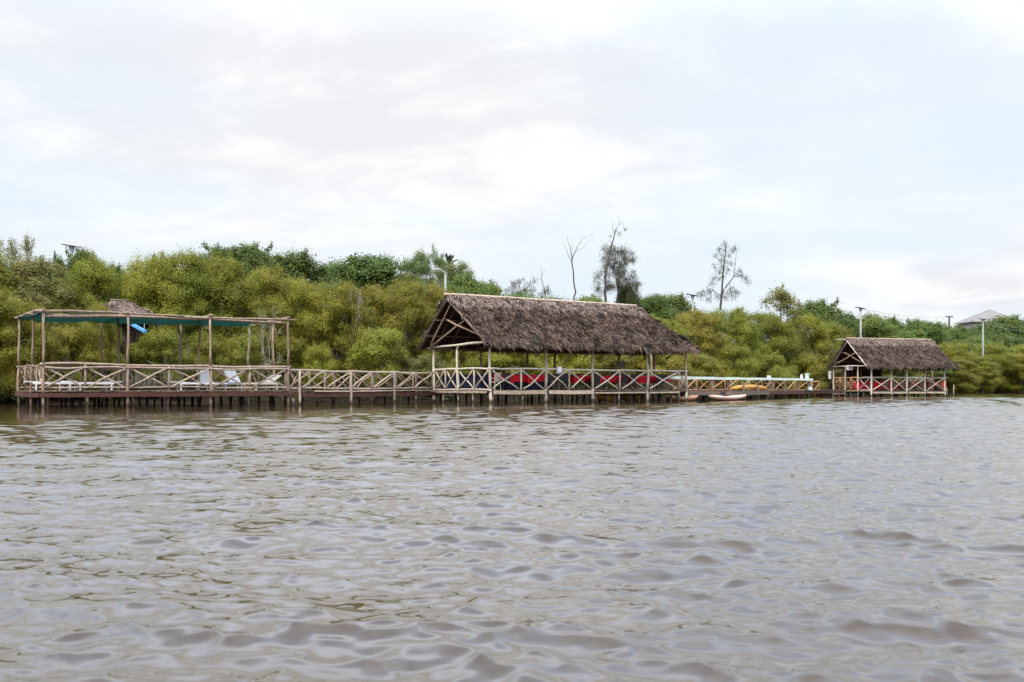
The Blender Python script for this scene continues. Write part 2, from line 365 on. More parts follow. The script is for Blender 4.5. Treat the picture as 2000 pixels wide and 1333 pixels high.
def limb(mb, a, b, r0, r1, g, bend=.15, seg=5, n=5):
    a = np.array(a, float); b = np.array(b, float); Lh = np.linalg.norm(b-a); o = g.normal(size=3)*bend*Lh; P = []; RR = []
    for i in range(seg+1):
        t = i/seg; P.append(a+(b-a)*t+o*math.sin(math.pi*t)*.6+g.normal(size=3)*.02*Lh*(0 < i < seg)); RR.append(r0+(r1-r0)*t)
    mb.path(P, RR, n)
def tree_proto(seed, H, Wd, base, nclump, rc, nleaf, ln, wd, leaf, bark, prof=.6, topbias=0., twigs=20, stems=4, sprigs=14):
    """> trunk, crown around the origin"""
    g = np.random.default_rng(seed); root = bpy.data.objects.new('tree', None); col.objects.link(root)
    C = []; RC = []
    for i in range(nclump):
        t = g.random()**(1-topbias*.5); a = g.uniform(0, 2*math.pi); rr = math.sin(math.pi*min(.97, .2+.74*t))**prof
        rad = Wd/2*rr*(.35+.65*g.random()**.6) - .5*rc
        C.append((max(rad, 0)*math.cos(a), max(rad, 0)*math.sin(a), base+t*(H-base-rc*.8)+ (rc*.3 if t < .1 else 0))); RC.append(rc*g.uniform(.62,1.25))
    C = np.array(C)
    top = C[:,2].max(); C[:,2] = base + (C[:,2]-base)*(H-rc*.85-base)/(top-base)
    Ps, Ns = [], []
    for c, r in zip(C, RC):
        p, n = clump_leaves(g, c, r, int(nleaf*r*r/rc/rc)); Ps.append(p); Ns.append(n)
    for k in range(sprigs):      # uneven outline: small shoots beyond the clumps
        c = C[g.integers(len(C))]; d = unit(np.array([*(c[:2]*.5), 1.0]) + g.normal(size=3)*.5); e = c + d*rc*g.uniform(.9,1.5)
        m_ = int(nleaf*.16); s = g.random((m_,1)); p = c+(e-c)*(.5+.55*s)+g.normal(size=(m_,3))*.12*rc; Ps.append(p); Ns.append(g.normal(size=(m_,3))+d*.5)
    P = np.concatenate(Ps); Nn = np.concatenate(Ns); keep = P[:,2] > .12
    npmesh('crown', leaves(P[keep], Nn[keep], ln, wd, g), 4, leaf, root, True)
    mb = MB(); r0 = (Wd*.02+.03)*(.45 if bark is M['twig'] else 1); tips = []
    for s in range(stems):
        a = g.uniform(0, 6.28); foot = np.array([math.cos(a), math.sin(a), 0])*Wd*.05; foot[2] = -.5
        fork = np.array([math.cos(a)*Wd*.1, math.sin(a)*Wd*.1, base+(H-base)*.3]); limb(mb, foot, fork, r0, r0*.7, g, .1, 5, 6)
        for c in C[g.permutation(len(C))[:max(3, 22//stems)]]: tips.append(c); limb(mb, fork, c, r0*.6, r0*.14, g, .14, 5, 5)
    for k in range(twigs):
        c = tips[g.integers(len(tips))]; out = np.array([c[0], c[1], .25*H])*1.0; d = unit(out+g.normal(size=3)*.9*np.linalg.norm(out))
        limb(mb, c, c+d*rc*g.uniform(.9,1.7), r0*.16, .012, g, .15, 4, 4)
    mb.build('trunk', bark, root, True)
    return root
MANG = [tree_proto(20+i, 7, 6.2, .3, 88, .82, 1250, .105, .06, M[k], M['bark'], .5, .22, 20) for i, k in enumerate(('mangrove','mangrove','mangrove','mangrove','yellowbush','dusty'))]
BUSH = [tree_proto(30+i, 3.6, 5, .15, 52, .66, 1000, .105, .06, M[k], M['bark'], .5, .1, 14, 4, 16) for i, k in enumerate(('mangrove','mangrove','yellowbush','dusty'))]
HILL = [tree_proto(40+i, 8, 8, 1.0, 46, 1.15, 720, .20, .12, M[k], M['bark'], .7, .35, 6, 2) for i, k in enumerate(('broad','broad','broad','fresh','fresh'))]
FEAT = [tree_proto(51+i, 8, 9, 1.2, 74, .85, 520, .16, .07, M['feather'], M['bark'], .5, .6, 10, 2, 16) for i in range(1)]
SPARSE = [tree_proto(60, 8, 6.5, 2.5, 34, .6, 110, .15, .08, M['dusty'], M['twig'], .7, .3, 60, 3, 30), tree_proto(61, 7, 6, .6, 64, .62, 300, .14, .075, M['dusty'], M['bark'], .8, .0, 24, 3, 30)]
GHOST = [tree_proto(62, 7, 6, .5, 44, .62, 90, .12, .06, M['dusty'], M['twig'], .6, .1, 150, 6, 30)]
protos = MANG + BUSH + HILL + FEAT + SPARSE + GHOST
used = {}
def place_tree(proto, name, label, cat, px, Y, top, wpx, group, Hn, Wn, rot=None):
    first = proto.name not in used; used[proto.name] = 1
    o = copy_tree(proto); o.name = name
    x = (px-1000)/F*Y; zb = max(float(ground_z(x, Y)), -.15); zt = ZP(top, Y)
    o.location = (x, Y, zb); s = max(zt-zb, 1.0)/Hn; sx = wpx/F*Y/Wn
    o.scale = (sx, sx*random.uniform(.9,1.05), s); o.rotation_euler = (0,0, random.uniform(0,6.28) if rot is None else rot)
    tag(o, label, cat, group)
    return o
mg = 'mangroves along the waterline'; hg = 'trees on the wooded hill behind'
FRONT = [  # px, depth, top row, width px, prototype, label
 (-35,61.5,555,190,0,'low olive mangrove leaning in from the left edge of the picture'),
 (38,62.5,575,130,4,'yellow-orange mangrove bush behind the left corner post of the shade deck'),
 (118,64.5,640,150,1,'low green mangrove bush behind the white loungers at the far left'),
 (196,65.2,592,95,2,'dark green mangrove covering the left side of the little thatched hut'),
 (312,67.8,644,120,3,'round green mangrove bush just right of the little thatched hut'),
 (405,70,660,120,0,'low mangrove bush behind the upright white lounger backs'),
 (475,71.5,655,110,1,'green mangrove bush framed by the right half of the shade deck posts'),
 (622,74.5,676,70,2,'dark green mangrove bush just right of the shade deck end post'),
 (745,76.5,642,150,3,'big bright olive mangrove bush overhanging the middle of the pole walkway'),
 (818,78.5,690,110,5,'dusty olive mangrove bush under the left eave of the big thatched pavilion'),
 (905,82.5,672,90,0,'bright green mangrove bush seen between the left posts of the big pavilion'),
 (1000,85,668,140,1,'olive mangrove bush seen under the big roof left of the small white sign'),
 (1105,87,668,130,2,'olive mangrove bush seen under the big roof behind the small white sign'),
 (1195,90,668,120,3,'green mangrove bush behind the grey board under the big roof'),
 (1285,95,668,120,4,'golden mangrove bush behind the right end posts of the big pavilion'),
 (1362,99.5,690,110,1,'yellow-green mangrove bush over the right end rail of the big pavilion'),
 (1432,107,672,110,2,'green mangrove bush over the yellow kayak on the jetty'),
 (1503,113,690,100,0,'low green mangrove bush behind the mint plank, middle of the jetty'),
 (1565,119.5,690,90,3,'dark green mangrove bush behind the pale green bucket'),
 (1622,126,680,90,5,'dusty thin mangrove left of the small thatched pavilion'),
 (1748,150,690,110,1,'mangrove seen under the roof of the small thatched pavilion'),
 (1868,172,700,90,0,'low olive mangrove at the right corner of the small thatched pavilion'),
 (1912,181,694,80,3,'low green mangrove at the water right of the thin stake'),
 (1985,191,690,100,2,'dark low mangrove at the right edge of the picture'),
]
MID = [
 (-45,68,478,170,1,'tall olive mangrove at the left edge of the picture'),
 (70,69.5,505,190,5,'dusty grey-green mangrove behind the left half of the shade deck'),
 (165,70.5,498,150,0,'olive mangrove directly below the dark lamp top at the left'),
 (292,72.5,497,150,2,'tall deep green mangrove behind the right side of the little hut'),
 (362,73.5,486,150,3,'tallest olive mangrove, above the centre of the shade deck'),
 (438,75,492,150,0,'tall bright olive mangrove above the right half of the shade deck'),
 (512,76.5,520,140,1,'olive mangrove above the right end of the green net'),
 (585,78.5,538,140,3,'sunlit olive mangrove above the left end of the pole walkway'),
 (655,80,552,140,2,'grey-streaked olive mangrove above the left half of the pole walkway'),
 (722,81.5,550,140,4,'yellow-topped mangrove above the middle of the pole walkway'),
 (795,83.5,545,130,1,'golden green mangrove touching the left eave of the big thatched roof'),
 (862,85.5,548,110,4,'yellow-green mangrove left of the big roof ridge end, under the curved lamp'),
 (925,86,590,150,1,'mangrove trunk and foliage under the left third of the big roof'),
 (1030,89,600,150,3,'olive mangrove filling the gap under the middle of the big roof'),
 (1135,93,600,150,2,'mangrove under the big roof between the white sign and the grey board'),
 (1225,98,605,140,0,'olive mangrove under the right part of the big roof'),
 (1290,103,615,130,0,'olive mangrove behind the right hip of the big thatched roof'),
 (1360,108,600,120,4,'yellowish mangrove under the pale lamp post right of the big roof'),
 (1430,113,602,120,2,'olive mangrove at the foot of the tall feathery casuarina'),
 (1500,119,606,120,3,'dense olive mangrove behind the middle of the jetty'),
 (1568,126,612,120,0,'olive mangrove behind the right end of the mint plank'),
 (1628,134,628,100,1,'olive mangrove beside the left gable of the small thatched roof'),
 (1860,180,668,110,1,'olive mangrove behind the right hip of the small thatched roof'),
 (1925,190,672,110,2,'olive mangrove at the foot of the right-hand lamp post'),
 (1995,199,672,100,0,'olive mangrove, upper of the two at the right edge'),
]
HILLT = [
 (108,90,492,40,0,'small dark green treetop just left of the dark lamp at the left'),
 (158,90,488,60,1,'dark green treetop behind the dark lamp at the left'),
 (232,92,515,80,2,'low grey-green treetop in the dip of the tree line above the hut'),
 (425,106,473,90,0,'dark green hilltop tree above the centre right of the shade deck'),
 (490,107,478,90,1,'dark green hilltop tree above the right end of the shade deck'),
 (540,112,497,90,3,'fresh green hilltop tree left of the darkest one above the walkway'),
 (592,110,487,110,2,'darkest green wide tree on the hill above the pole walkway'),
 (655,116,510,90,3,'fresh green tree in the dip of the hill above the walkway'),
 (725,114,500,130,1,'broad green hill tree left of the feathery acacia'),
 (778,117,535,70,2,'small dark green tree at the foot of the feathery acacia'),
 (905,114,535,90,3,'bright green tree behind the curved lamp'),
 (952,119,553,80,4,'bright green tree above the left end of the big roof ridge'),
 (1010,123,575,110,4,'low bright green tree above the left third of the big roof ridge'),
 (1080,124,580,100,3,'low green tree below the bare trunk above the big roof'),
 (1150,125,580,90,4,'low olive green tree between the two tall thin trunks'),
 (1280,136,577,70,1,'round dark green tree just right of the big roof ridge'),
 (1226,131,556,42,1,'dark green creeper-covered treetop at the foot of the bushy casuarina'),
 (1325,140,572,80,2,'dark green tree left of the pale lamp post above the mangroves'),
 (1598,150,588,90,1,'dark green hill tree left of the tall lamp above the small pavilion'),
 (1640,158,604,80,0,'dark green tree at the left of the tall lamp pole'),
 (1702,168,612,80,3,'fresh green tree just right of the tall lamp pole'),
 (1748,178,616,80,2,'dark green tree above the ridge of the small thatched roof'),
 (1795,188,626,80,1,'dark tree left of the wooden utility pole'),
 (1838,197,632,80,3,'green tree below the wooden utility pole'),
 (1880,206,633,80,0,'dark tree below the left corner of the tiled roof'),
 (1925,216,630,90,2,'dense green tree in front of the tiled roof'),
 (1972,222,618,100,1,'dense dark tree covering the right corner of the tiled roof'),
 (2022,226,626,80,2,'dark tree at the right edge below the wires'),
 (1760,170,646,100,4,'lower green tree above the right half of the small thatched roof'),
 (1848,190,652,90,0,'lower dark tree right of the small thatched roof ridge'),
 (1905,200,656,90,3,'lower green tree left of the right-hand lamp post'),
 (1965,206,654,100,2,'lower dark tree right of the right-hand lamp post'),
]
for px, Y, top, wp, k, lab in FRONT:
    low = ZP(top, Y) < 4.9
    place_tree(BUSH[(0,1,0,1,2,3)[k]] if low else MANG[k], 'mangrove_tree', lab, 'mangrove', px, Y-1.0, top, wp*1.1, mg, 3.6 if low else 7, 5 if low else 6.2)
for px, Y, top, wp, k, lab in MID: place_tree(MANG[k], 'mangrove_tree', lab, 'mangrove', px, Y, top, wp*1.12, mg, 7, 6.2)
for px, Y, top, wp, k, lab in HILLT: place_tree(HILL[k], 'hill_tree', lab, 'tree', px, Y, top, wp*1.85, hg, 8, 8)
place_tree(FEAT[0], 'acacia_tree', 'feathery pale green acacia with airy crown beside the palm', 'tree', 828, 116, 488, 125, None, 8, 9)
place_tree(FEAT[0], 'acacia_tree', 'denser feathery green acacia under the dark palm crown', 'tree', 884, 119, 506, 125, None, 8, 9)
place_tree(SPARSE[0], 'sparse_tree', 'thin twiggy tree with scattered leaves sticking up at the far left', 'tree', 40, 72, 458, 120, None, 8, 6.5)
place_tree(SPARSE[1], 'sparse_tree', 'yellow-brown thin-leaved tree rising above the mangroves right of the casuarina', 'tree', 1528, 122, 561, 150, None, 7, 6)
for px, Y, top, wp, lab in ((345,70,650,70,'bare grey twiggy bush behind the middle posts of the shade deck'),(520,72.5,600,95,'tangle of bare grey branches behind the right end of the shade deck'),(690,79,560,60,'grey leafless bush among the mangroves above the walkway'),(1632,124,690,60,'bare dark twiggy bush between the jetty and the small pavilion')):
    place_tree(GHOST[0], 'twiggy_bush', lab, 'bush', px, Y, top, wp, 'leafless bushes among the mangroves', 7, 6)
for p in protos:
    for ch in list(p.children): bpy.data.objects.remove(ch)
    bpy.data.objects.remove(p)

def drawn_tree(name, label, cat, px, Y, base_row, limbs, sprays, leaf, bark, ln=.42, wd=.035, droop=1.0, nsp=90, group=None, seed=1):
    """limbs: lists of (px,row,depth offset,radius m); sprays: (px,row,depth,size px) tufts of hanging needles"""
    g = np.random.default_rng(seed); x0 = (px-1000)/F*Y; z0 = float(ground_z(x0, Y)); root = thing(name, label, cat, (x0, Y, z0), group)
    mb = MB()
    for li in limbs:
        pts = [W(a, Y+d, ZP(b, Y)) for a, b, d, r in li]; rs = [r*.62 for *_, r in li]; P = []; RR = []
        for i in range(len(pts)-1):
            for t in np.linspace(0, 1, 4, endpoint=(i == len(pts)-2)):
                P.append(pts[i]+(pts[i+1]-pts[i])*t+g.normal(size=3)*.04*(0 < t < 1)); RR.append(rs[i]+(rs[i+1]-rs[i])*t)
        mb.path(P, RR, 6)
    P = []; T = []
    for a, b, d, s in sprays:
        c = W(a, Y+d, ZP(b, Y)); r = s/F*Y; n = int(nsp*(s/8.)**1.6)
        off = g.normal(size=(n,3))*np.array([.62,.62,.6])*r; P.append(c+off); T.append(np.array([0,0,-droop])+g.normal(size=(n,3))*.45+unit(off)*.25)
        limb(mb, c-np.array([0,0,r*.3]), c+g.normal(size=3)*r*.6+np.array([0,0,r*.5]), .03, .012, g, .2, 3, 4)
    mb.build('trunk', bark, root, True)
    if P:
        P = np.concatenate(P); T = np.concatenate(T)
        npmesh('crown', leaves(P, g.normal(size=P.shape), ln, wd, g, T), 4, leaf, root)
    return root
g2 = np.random.default_rng(77)
def fill(xa, xb, ya, yb, n, s0, s1, keep=lambda x, y: True):
    out = []
    while len(out) < n:
        x, y = g2.uniform(xa, xb), g2.uniform(ya, yb)
        if keep(x, y): out.append((x, y, g2.uniform(-1.5,1.5), g2.uniform(s0, s1)))
    return out
drawn_tree('bare_tree', 'thin bare forked trunk rising above the middle of the big roof', 'tree', 1122, 127, 600,
  [[(1122,604,0,.14),(1122,560,0,.12),(1117,515,.2,.1),(1118,505,.2,.09)],[(1118,507,.2,.08),(1128,480,.6,.045),(1142,462,1,.02),(1158,452,1.3,.012)],[(1118,506,.2,.07),(1112,480,-.4,.04),(1107,462,-.8,.015)],
   [(1117,512,.2,.05),(1108,496,-.3,.03),(1100,474,-.8,.012)],[(1124,492,.4,.035),(1140,482,.2,.02),(1158,462,-.2,.01)],[(1117,498,.2,.04),(1118,478,.4,.02),(1120,458,.7,.01)]],
  [], M['needle'], M['darkbark'], seed=3)
drawn_tree('casuarina_tree', 'tall slender leaning trunk, nearly bare at the top, above the big roof', 'tree', 1184, 128, 602,
  [[(1186,606,0,.24),(1181,570,0,.22),(1183,530,0,.2),(1190,500,.2,.16),(1197,470,.3,.11),(1201,455,.3,.08)],[(1200,457,.3,.06),(1208,438,.5,.035),(1216,434,.7,.02),(1221,444,.9,.012)],[(1200,458,.3,.05),(1196,446,0,.03),(1198,434,-.2,.015)],[(1210,437,.5,.025),(1207,424,.5,.012),(1204,415,.5,.008)],[(1195,480,.3,.03),(1190,468,0,.015)],[(1192,500,.2,.05),(1178,505,.2,.02),(1166,512,.2,.01)],[(1184,530,0,.06),(1172,532,0,.03),(1166,545,0,.015)]],
  fill(1164,1188,505,585,20,5,8)+[(1192,462,0,4),(1203,452,0,4),(1221,446,.9,4),(1210,455,.5,4)], M['needle'], M['darkbark'], nsp=60, seed=4)
drawn_tree('casuarina_tree', 'bushy drooping casuarina with feathery foliage right of the leaning trunk', 'tree', 1206, 129.5, 602,
  [[(1206,606,0,.2),(1207,560,0,.15),(1209,520,0,.1),(1213,490,.2,.04),(1216,478,.3,.02)],[(1207,555,0,.09),(1222,520,.8,.05),(1232,498,1,.02)],[(1206,560,0,.09),(1199,520,-.7,.05),(1204,494,-.8,.02)],[(1207,580,0,.1),(1226,556,.9,.06),(1240,565,1.2,.03)]],
  fill(1180,1222,486,570,48,6,10)+fill(1212,1238,492,540,14,5,8)+fill(1222,1246,545,585,18,6,9, lambda x, y: y > 535+abs(x-1232)*.9), M['needle'], M['darkbark'], nsp=90, seed=5)
drawn_tree('casuarina_tree', 'tall open casuarina with two forked limbs standing alone against the sky', 'tree', 1409, 132, 606,
  [[(1407,606,0,.2),(1409,575,0,.17),(1412,545,0,.14),(1414,515,0,.1),(1417,490,0,.06),(1415,474,0,.02)],[(1409,578,0,.13),(1421,555,.6,.1),(1433,540,.8,.08),(1446,536,1,.05),(1458,543,1.1,.02),(1465,552,1.2,.012)],[(1433,540,.8,.06),(1436,515,.6,.045),(1438,488,.5,.02),(1434,478,.5,.012)],[(1411,520,0,.07),(1404,508,-.5,.04),(1396,505,-.8,.02)],[(1409,582,0,.06),(1392,568,-.8,.04),(1378,576,-1,.02)]],
  [(1415,478,0,6),(1404,488,0,6),(1418,488,0,6),(1411,500,0,6),(1398,500,0,5),(1424,500,0,5),(1436,484,.5,6),(1431,490,.5,5),(1409,510,0,6),(1418,512,0,5),(1412,524,0,7),(1404,532,0,7),(1422,528,0,6),(1412,540,0,6),(1403,546,0,5),(1440,534,1,6),(1449,537,1,6),(1457,543,1,6),(1463,550,1,5),(1445,527,1,4),(1394,545,-.8,6),(1390,556,-.8,6),(1381,569,-.8,7),(1373,577,-1,8),(1367,580,-1,6),(1388,572,-.8,6),(1426,564,.5,7),(1433,570,.5,7),(1422,575,.5,7),(1440,572,.6,6),(1431,580,.5,7),(1400,580,0,6),(1416,582,0,6),(1384,586,-.8,7),(1396,520,0,5),(1428,515,.3,4)], M['needle'], M['darkbark'], nsp=95, seed=6)
drawn_tree('casuarina_tree', 'small grey casuarina tuft above the left part of the big roof', 'tree', 1020, 130, 600,
  [[(1018,606,0,.1),(1016,570,0,.07),(1014,546,0,.03)],[(1018,580,0,.07),(1032,560,.4,.04),(1040,548,.5,.02)]],
  fill(1000,1022,545,585,16,5,8)+fill(1024,1046,550,585,14,5,8)+fill(984,1002,566,585,6,4,6), M['needle'], M['darkbark'], nsp=60, seed=7)
drawn_tree('bare_tree', 'small crooked bare treetop between the grey tuft and the forked trunk', 'tree', 1066, 129, 600,
  [[(1068,606,0,.09),(1064,570,0,.07),(1058,545,0,.045),(1057,524,0,.015)],[(1059,550,0,.03),(1050,536,.3,.012)],[(1058,540,0,.03),(1064,528,-.2,.01)]],
  fill(1050,1080,562,585,12,4,7), M['needle'], M['darkbark'], nsp=50, seed=8)
def palm(px, row, Y, label):
    x = (px-1000)/F*Y; z0 = float(ground_z(x, Y)); zc = ZP(row, Y); root = thing('palm_tree', label, 'palm', (x, Y, z0))
    mb = MB(); limb(mb, (x+.5, Y, z0-.3), (x, Y, zc), .1, .07, g2, .03, 7, 8); mb.build('trunk', M['darkbark'], root, True)
    V = []; g = g2
    for k in range(13):
        a = k*2.4+g.uniform(-.2,.2); el = R(g.uniform(30,90) if k % 2 == 0 else g.uniform(60,90)); Lf = g.uniform(1.2,1.9); d = np.array([math.cos(a)*math.cos(el), math.sin(a)*math.cos(el), math.sin(el)])
        side = unit(np.cross(d, [0,0,1.])); prev = np.array([x, Y, zc])
        for i in range(16):
            t = (i+1)/16; p = np.array([x, Y, zc]) + d*Lf*t + np.array([0,0,-.3*Lf*t*t]); w_ = .035
            V += [prev-side*w_*.5, prev+side*w_*.5, p+side*w_*.5, p-side*w_*.5]
            for s in (-1, 1):
                ll = .26*math.sin(math.pi*min(.95, .15+.8*t)); q = p+side*s*ll*.75+unit(p-prev)*ll*.5+np.array([0,0,-.35*ll]); V += [p, p+unit(p-prev)*.09, q+unit(p-prev)*.02, q]
            prev = p
    npmesh('fronds', np.array(V), 4, M['palm'], root)
palm(877, 518, 123, 'dark ragged palm crown poking out beside the feathery acacia')

# undergrowth: a belt of low leaves on the bank
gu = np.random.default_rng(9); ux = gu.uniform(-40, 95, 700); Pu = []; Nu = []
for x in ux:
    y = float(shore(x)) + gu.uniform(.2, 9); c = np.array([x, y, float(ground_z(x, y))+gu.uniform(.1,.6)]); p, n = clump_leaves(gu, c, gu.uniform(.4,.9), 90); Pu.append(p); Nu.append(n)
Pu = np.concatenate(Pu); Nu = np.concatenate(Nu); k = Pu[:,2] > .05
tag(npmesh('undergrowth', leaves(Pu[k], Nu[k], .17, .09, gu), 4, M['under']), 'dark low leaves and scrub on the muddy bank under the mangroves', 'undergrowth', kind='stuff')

# ------------------------------------------------------------------ pole railings, decks, roofs
def one(name, m, parent, a, b, r0, r1=None, wob=.02, n=7, label=None):
    mb = MB(); mb.pole(a, b, r0, r1, wob, n=n); o = mb.build(name, m, parent, True)
    if label: o['label'] = label
    return o
def railing(root, fr, us, v, zt, zb, m, r=.045, post_at=(), mirror=False, line=None, second=True, mb_=None, cross=True, shift=0., rbot=True, crooked=False):
    """a rail over the points us (u values on line v, or plan points when line is given); > bottom_rail, brace, upright"""
    P = [fr.at(u, v, 0) if line is None else np.array((*u, 0.)) for u in us]
    nrm = np.array((fr.v[0], fr.v[1], 0))*(1 if not mirror else -1); mb = MB()
    i = 0
    while i < len(P)-1:                       # the top rail: poles of two or three bays each, ends overlapping
        j = min(len(P)-1, i+2); d = unit(P[j]-P[i])
        mb.pole(P[i]-d*.12+np.array((0,0,zt+random.uniform(-.02,.02))), P[j]+d*.12+np.array((0,0,zt+random.uniform(-.02,.02))), r*1.15, r*.95, .03)
        if second: mb.pole(P[i]+np.array((0,0,zt-.11+random.uniform(-.015,.015)))-nrm*.05, P[j]+np.array((0,0,zt-.12))-nrm*.05, r*.85, r*.8, .03)
        i = j
    rail = mb.build('railing', m, root, True)
    def sub(name, a, b, rr, mm=None, wob=.02):
        q = MB(); q.pole(a, b, rr, rr*.88, wob); o = q.build(name, mm or m, rail, True); return o
    if rbot:
        for i in range(0, len(P)-1, 2):
            j = min(len(P)-1, i+2); sub('bottom_rail', P[i]+np.array((0,0,zb)), P[j]+np.array((0,0,zb+random.uniform(-.01,.01))), r*.8)
    for i, p in enumerate(P):
        if i not in post_at: sub('upright', p+np.array((0,0,zb-.12)), p+np.array((0,0,zt+.02)), r*.95, None, .012)
    for i in range(len(P)-1):
        a, b = P[i]+(P[i+1]-P[i])*.06, P[i+1]+(P[i]-P[i+1])*.06
        top = zt-(.13 if second else .06); j = lambda: random.uniform(-.03,.03)
        if crooked:
            for k in range(10):
                t = random.uniform(.05,.95); q = P[i]+(P[i+1]-P[i])*t; dx = unit(P[i+1]-P[i])*random.uniform(-.5,.5)
                sub('brace', q+np.array((0,0,zb)), q+dx+np.array((0,0,zb+(top-zb)*random.uniform(.5,1.05))), r*random.uniform(.6,1.4), M['bleached'], .1)
            continue
        sub('brace', a+np.array((0,0,zb+.03+j()))-nrm*.055, b+np.array((0,0,top+j()))-nrm*.055, r*random.uniform(.7,.95), None, .035)
        if cross: sub('brace', a+np.array((0,0,top+j()))+nrm*.03, b+np.array((0,0,zb+.03+j()))+nrm*.03, r*random.uniform(.66,.9), None, .035)
    return rail
def deck(root, fr, u0, u1, v0, v1, z, step=.17, thick=.05, m=None):
    """cross planks with small gaps, one mesh"""
    mb = MB(); n = int((u1-u0)/step)
    for i in range(n):
        u = u0+(i+.5)*(u1-u0)/n; c = fr.at(u, (v0+v1)/2+random.uniform(-.03,.03), z-thick/2+random.uniform(-.008,.008)); mb.box(c, (step*.9, v1-v0+random.uniform(-.05,.05), thick), fr.ax())
    return mb.build('deck', m or M['plank'], root)
def beam(name, root, a, b, h, t, m, zoff=0):
    a = np.array(a, float); b = np.array(b, float); d = unit(b-a); s = unit(np.cross((0,0,1.), d)); mb = MB(); n = max(1, int(np.linalg.norm(b-a)/1.6)); P = []
    for i in range(n+1):
        q = a+(b-a)*i/n+np.array((0,0,random.uniform(-.015,.015)))
        for sx, sz in ((-1,-1),(1,-1),(1,1),(-1,1)): P.append(q+s*sx*t/2+np.array((0,0,sz*h/2*random.uniform(.92,1.05))))
    Fc = [(3,2,1,0), tuple(range(4*n,4*n+4))]
    for i in range(n):
        for k in range(4): Fc.append((4*i+k, 4*i+(k+1) % 4, 4*i+4+(k+1) % 4, 4*i+4+k))
    mb.poly(P, Fc); return mb.build(name, m, root)
def pilings(root, fr, spots, z, m, r=.075):
    for u, v in spots:
        mb = MB(); a = fr.at(u+random.uniform(-.06,.06), v, -.9); mb.pole(a, fr.at(u+random.uniform(-.05,.05), v, z), r*random.uniform(.8,1.2), None, .03); mb.build('piling', m, root, True)
def thatch(mb, e0, e1, r1, r0, g, row=.2, sp=.04, ln=.6, width=.027, lift=.062, amount=2.8, ragged=.16):
    """palm-leaf strips in overlapping courses on a slope; returns separate quads"""
    e0, e1, r0, r1 = [np.array(p, float) for p in (e0, e1, r0, r1)]; nrm = unit(np.cross(e1-e0, r0-e0))
    if nrm[2] < 0: nrm = -nrm
    H = (np.linalg.norm(r0-e0)+np.linalg.norm(r1-e1))/2; V = []; rows = int(H/row)
    for i in range(rows+1):
        t = i/rows; a = e0+(r0-e0)*t; b = e1+(r1-e1)*t; Lr = np.linalg.norm(b-a); ncl = max(1, int(Lr/.3))
        cang = g.normal(0, .28, ncl+1); clift = g.normal(0, .045, ncl+1); clen = g.uniform(.75,1.25, ncl+1)
        n = int(Lr/sp*amount)+1; s = g.random(n); ci = np.clip((s*ncl+g.normal(0,.35,n)).astype(int), 0, ncl)
        base = a+(b-a)*s[:,None]+unit((r0-e0))*g.uniform(-.12,.12,(n,1)); down = -unit((r0-e0)*(1-s[:,None])+(r1-e1)*s[:,None]); side = unit(np.cross(nrm, down))
        d = unit(down+side*(cang[ci]+g.normal(0,.2,n)-.1)[:,None]); l = (ln*clen[ci]*g.uniform(.6,1.2,n))[:,None]
        if i == 0: l = l*.42
        lf = (lift+clift[ci]+g.normal(0,.025,n))[:,None]; sw = unit(np.cross(nrm, d))*(width*g.uniform(.5,1.3,n)/2)[:,None]
        tw = nrm*(g.normal(0,.02,n))[:,None]
        p0 = base+nrm*.02; p1 = base+d*l*.6+nrm*lf; p2 = base+d*l+nrm*lf*g.uniform(.4,1.1,(n,1))-np.array((0,0,.05))*(i < 2)
        V.append(np.stack([p0-sw, p0+sw, p1+sw*1.1+tw, p1-sw*1.1-tw], 1)); V.append(np.stack([p1-sw*1.1-tw, p1+sw*1.1+tw, p2+sw*.4, p2-sw*.4], 1))
    return np.concatenate(V).reshape(-1,3)
def slab(mb, pts, th=.1):
    pts = [np.array(p, float) for p in pts]; n = unit(np.cross(pts[1]-pts[0], pts[2]-pts[0])); n = n if n[2] > 0 else -n
    k = len(pts); mb.poly([p+n*.0 for p in pts]+[p-n*th for p in pts], [tuple(range(k)), tuple(range(2*k-1, k-1, -1))]+[(i, (i+1) % k, k+(i+1) % k, k+i) for i in range(k)])
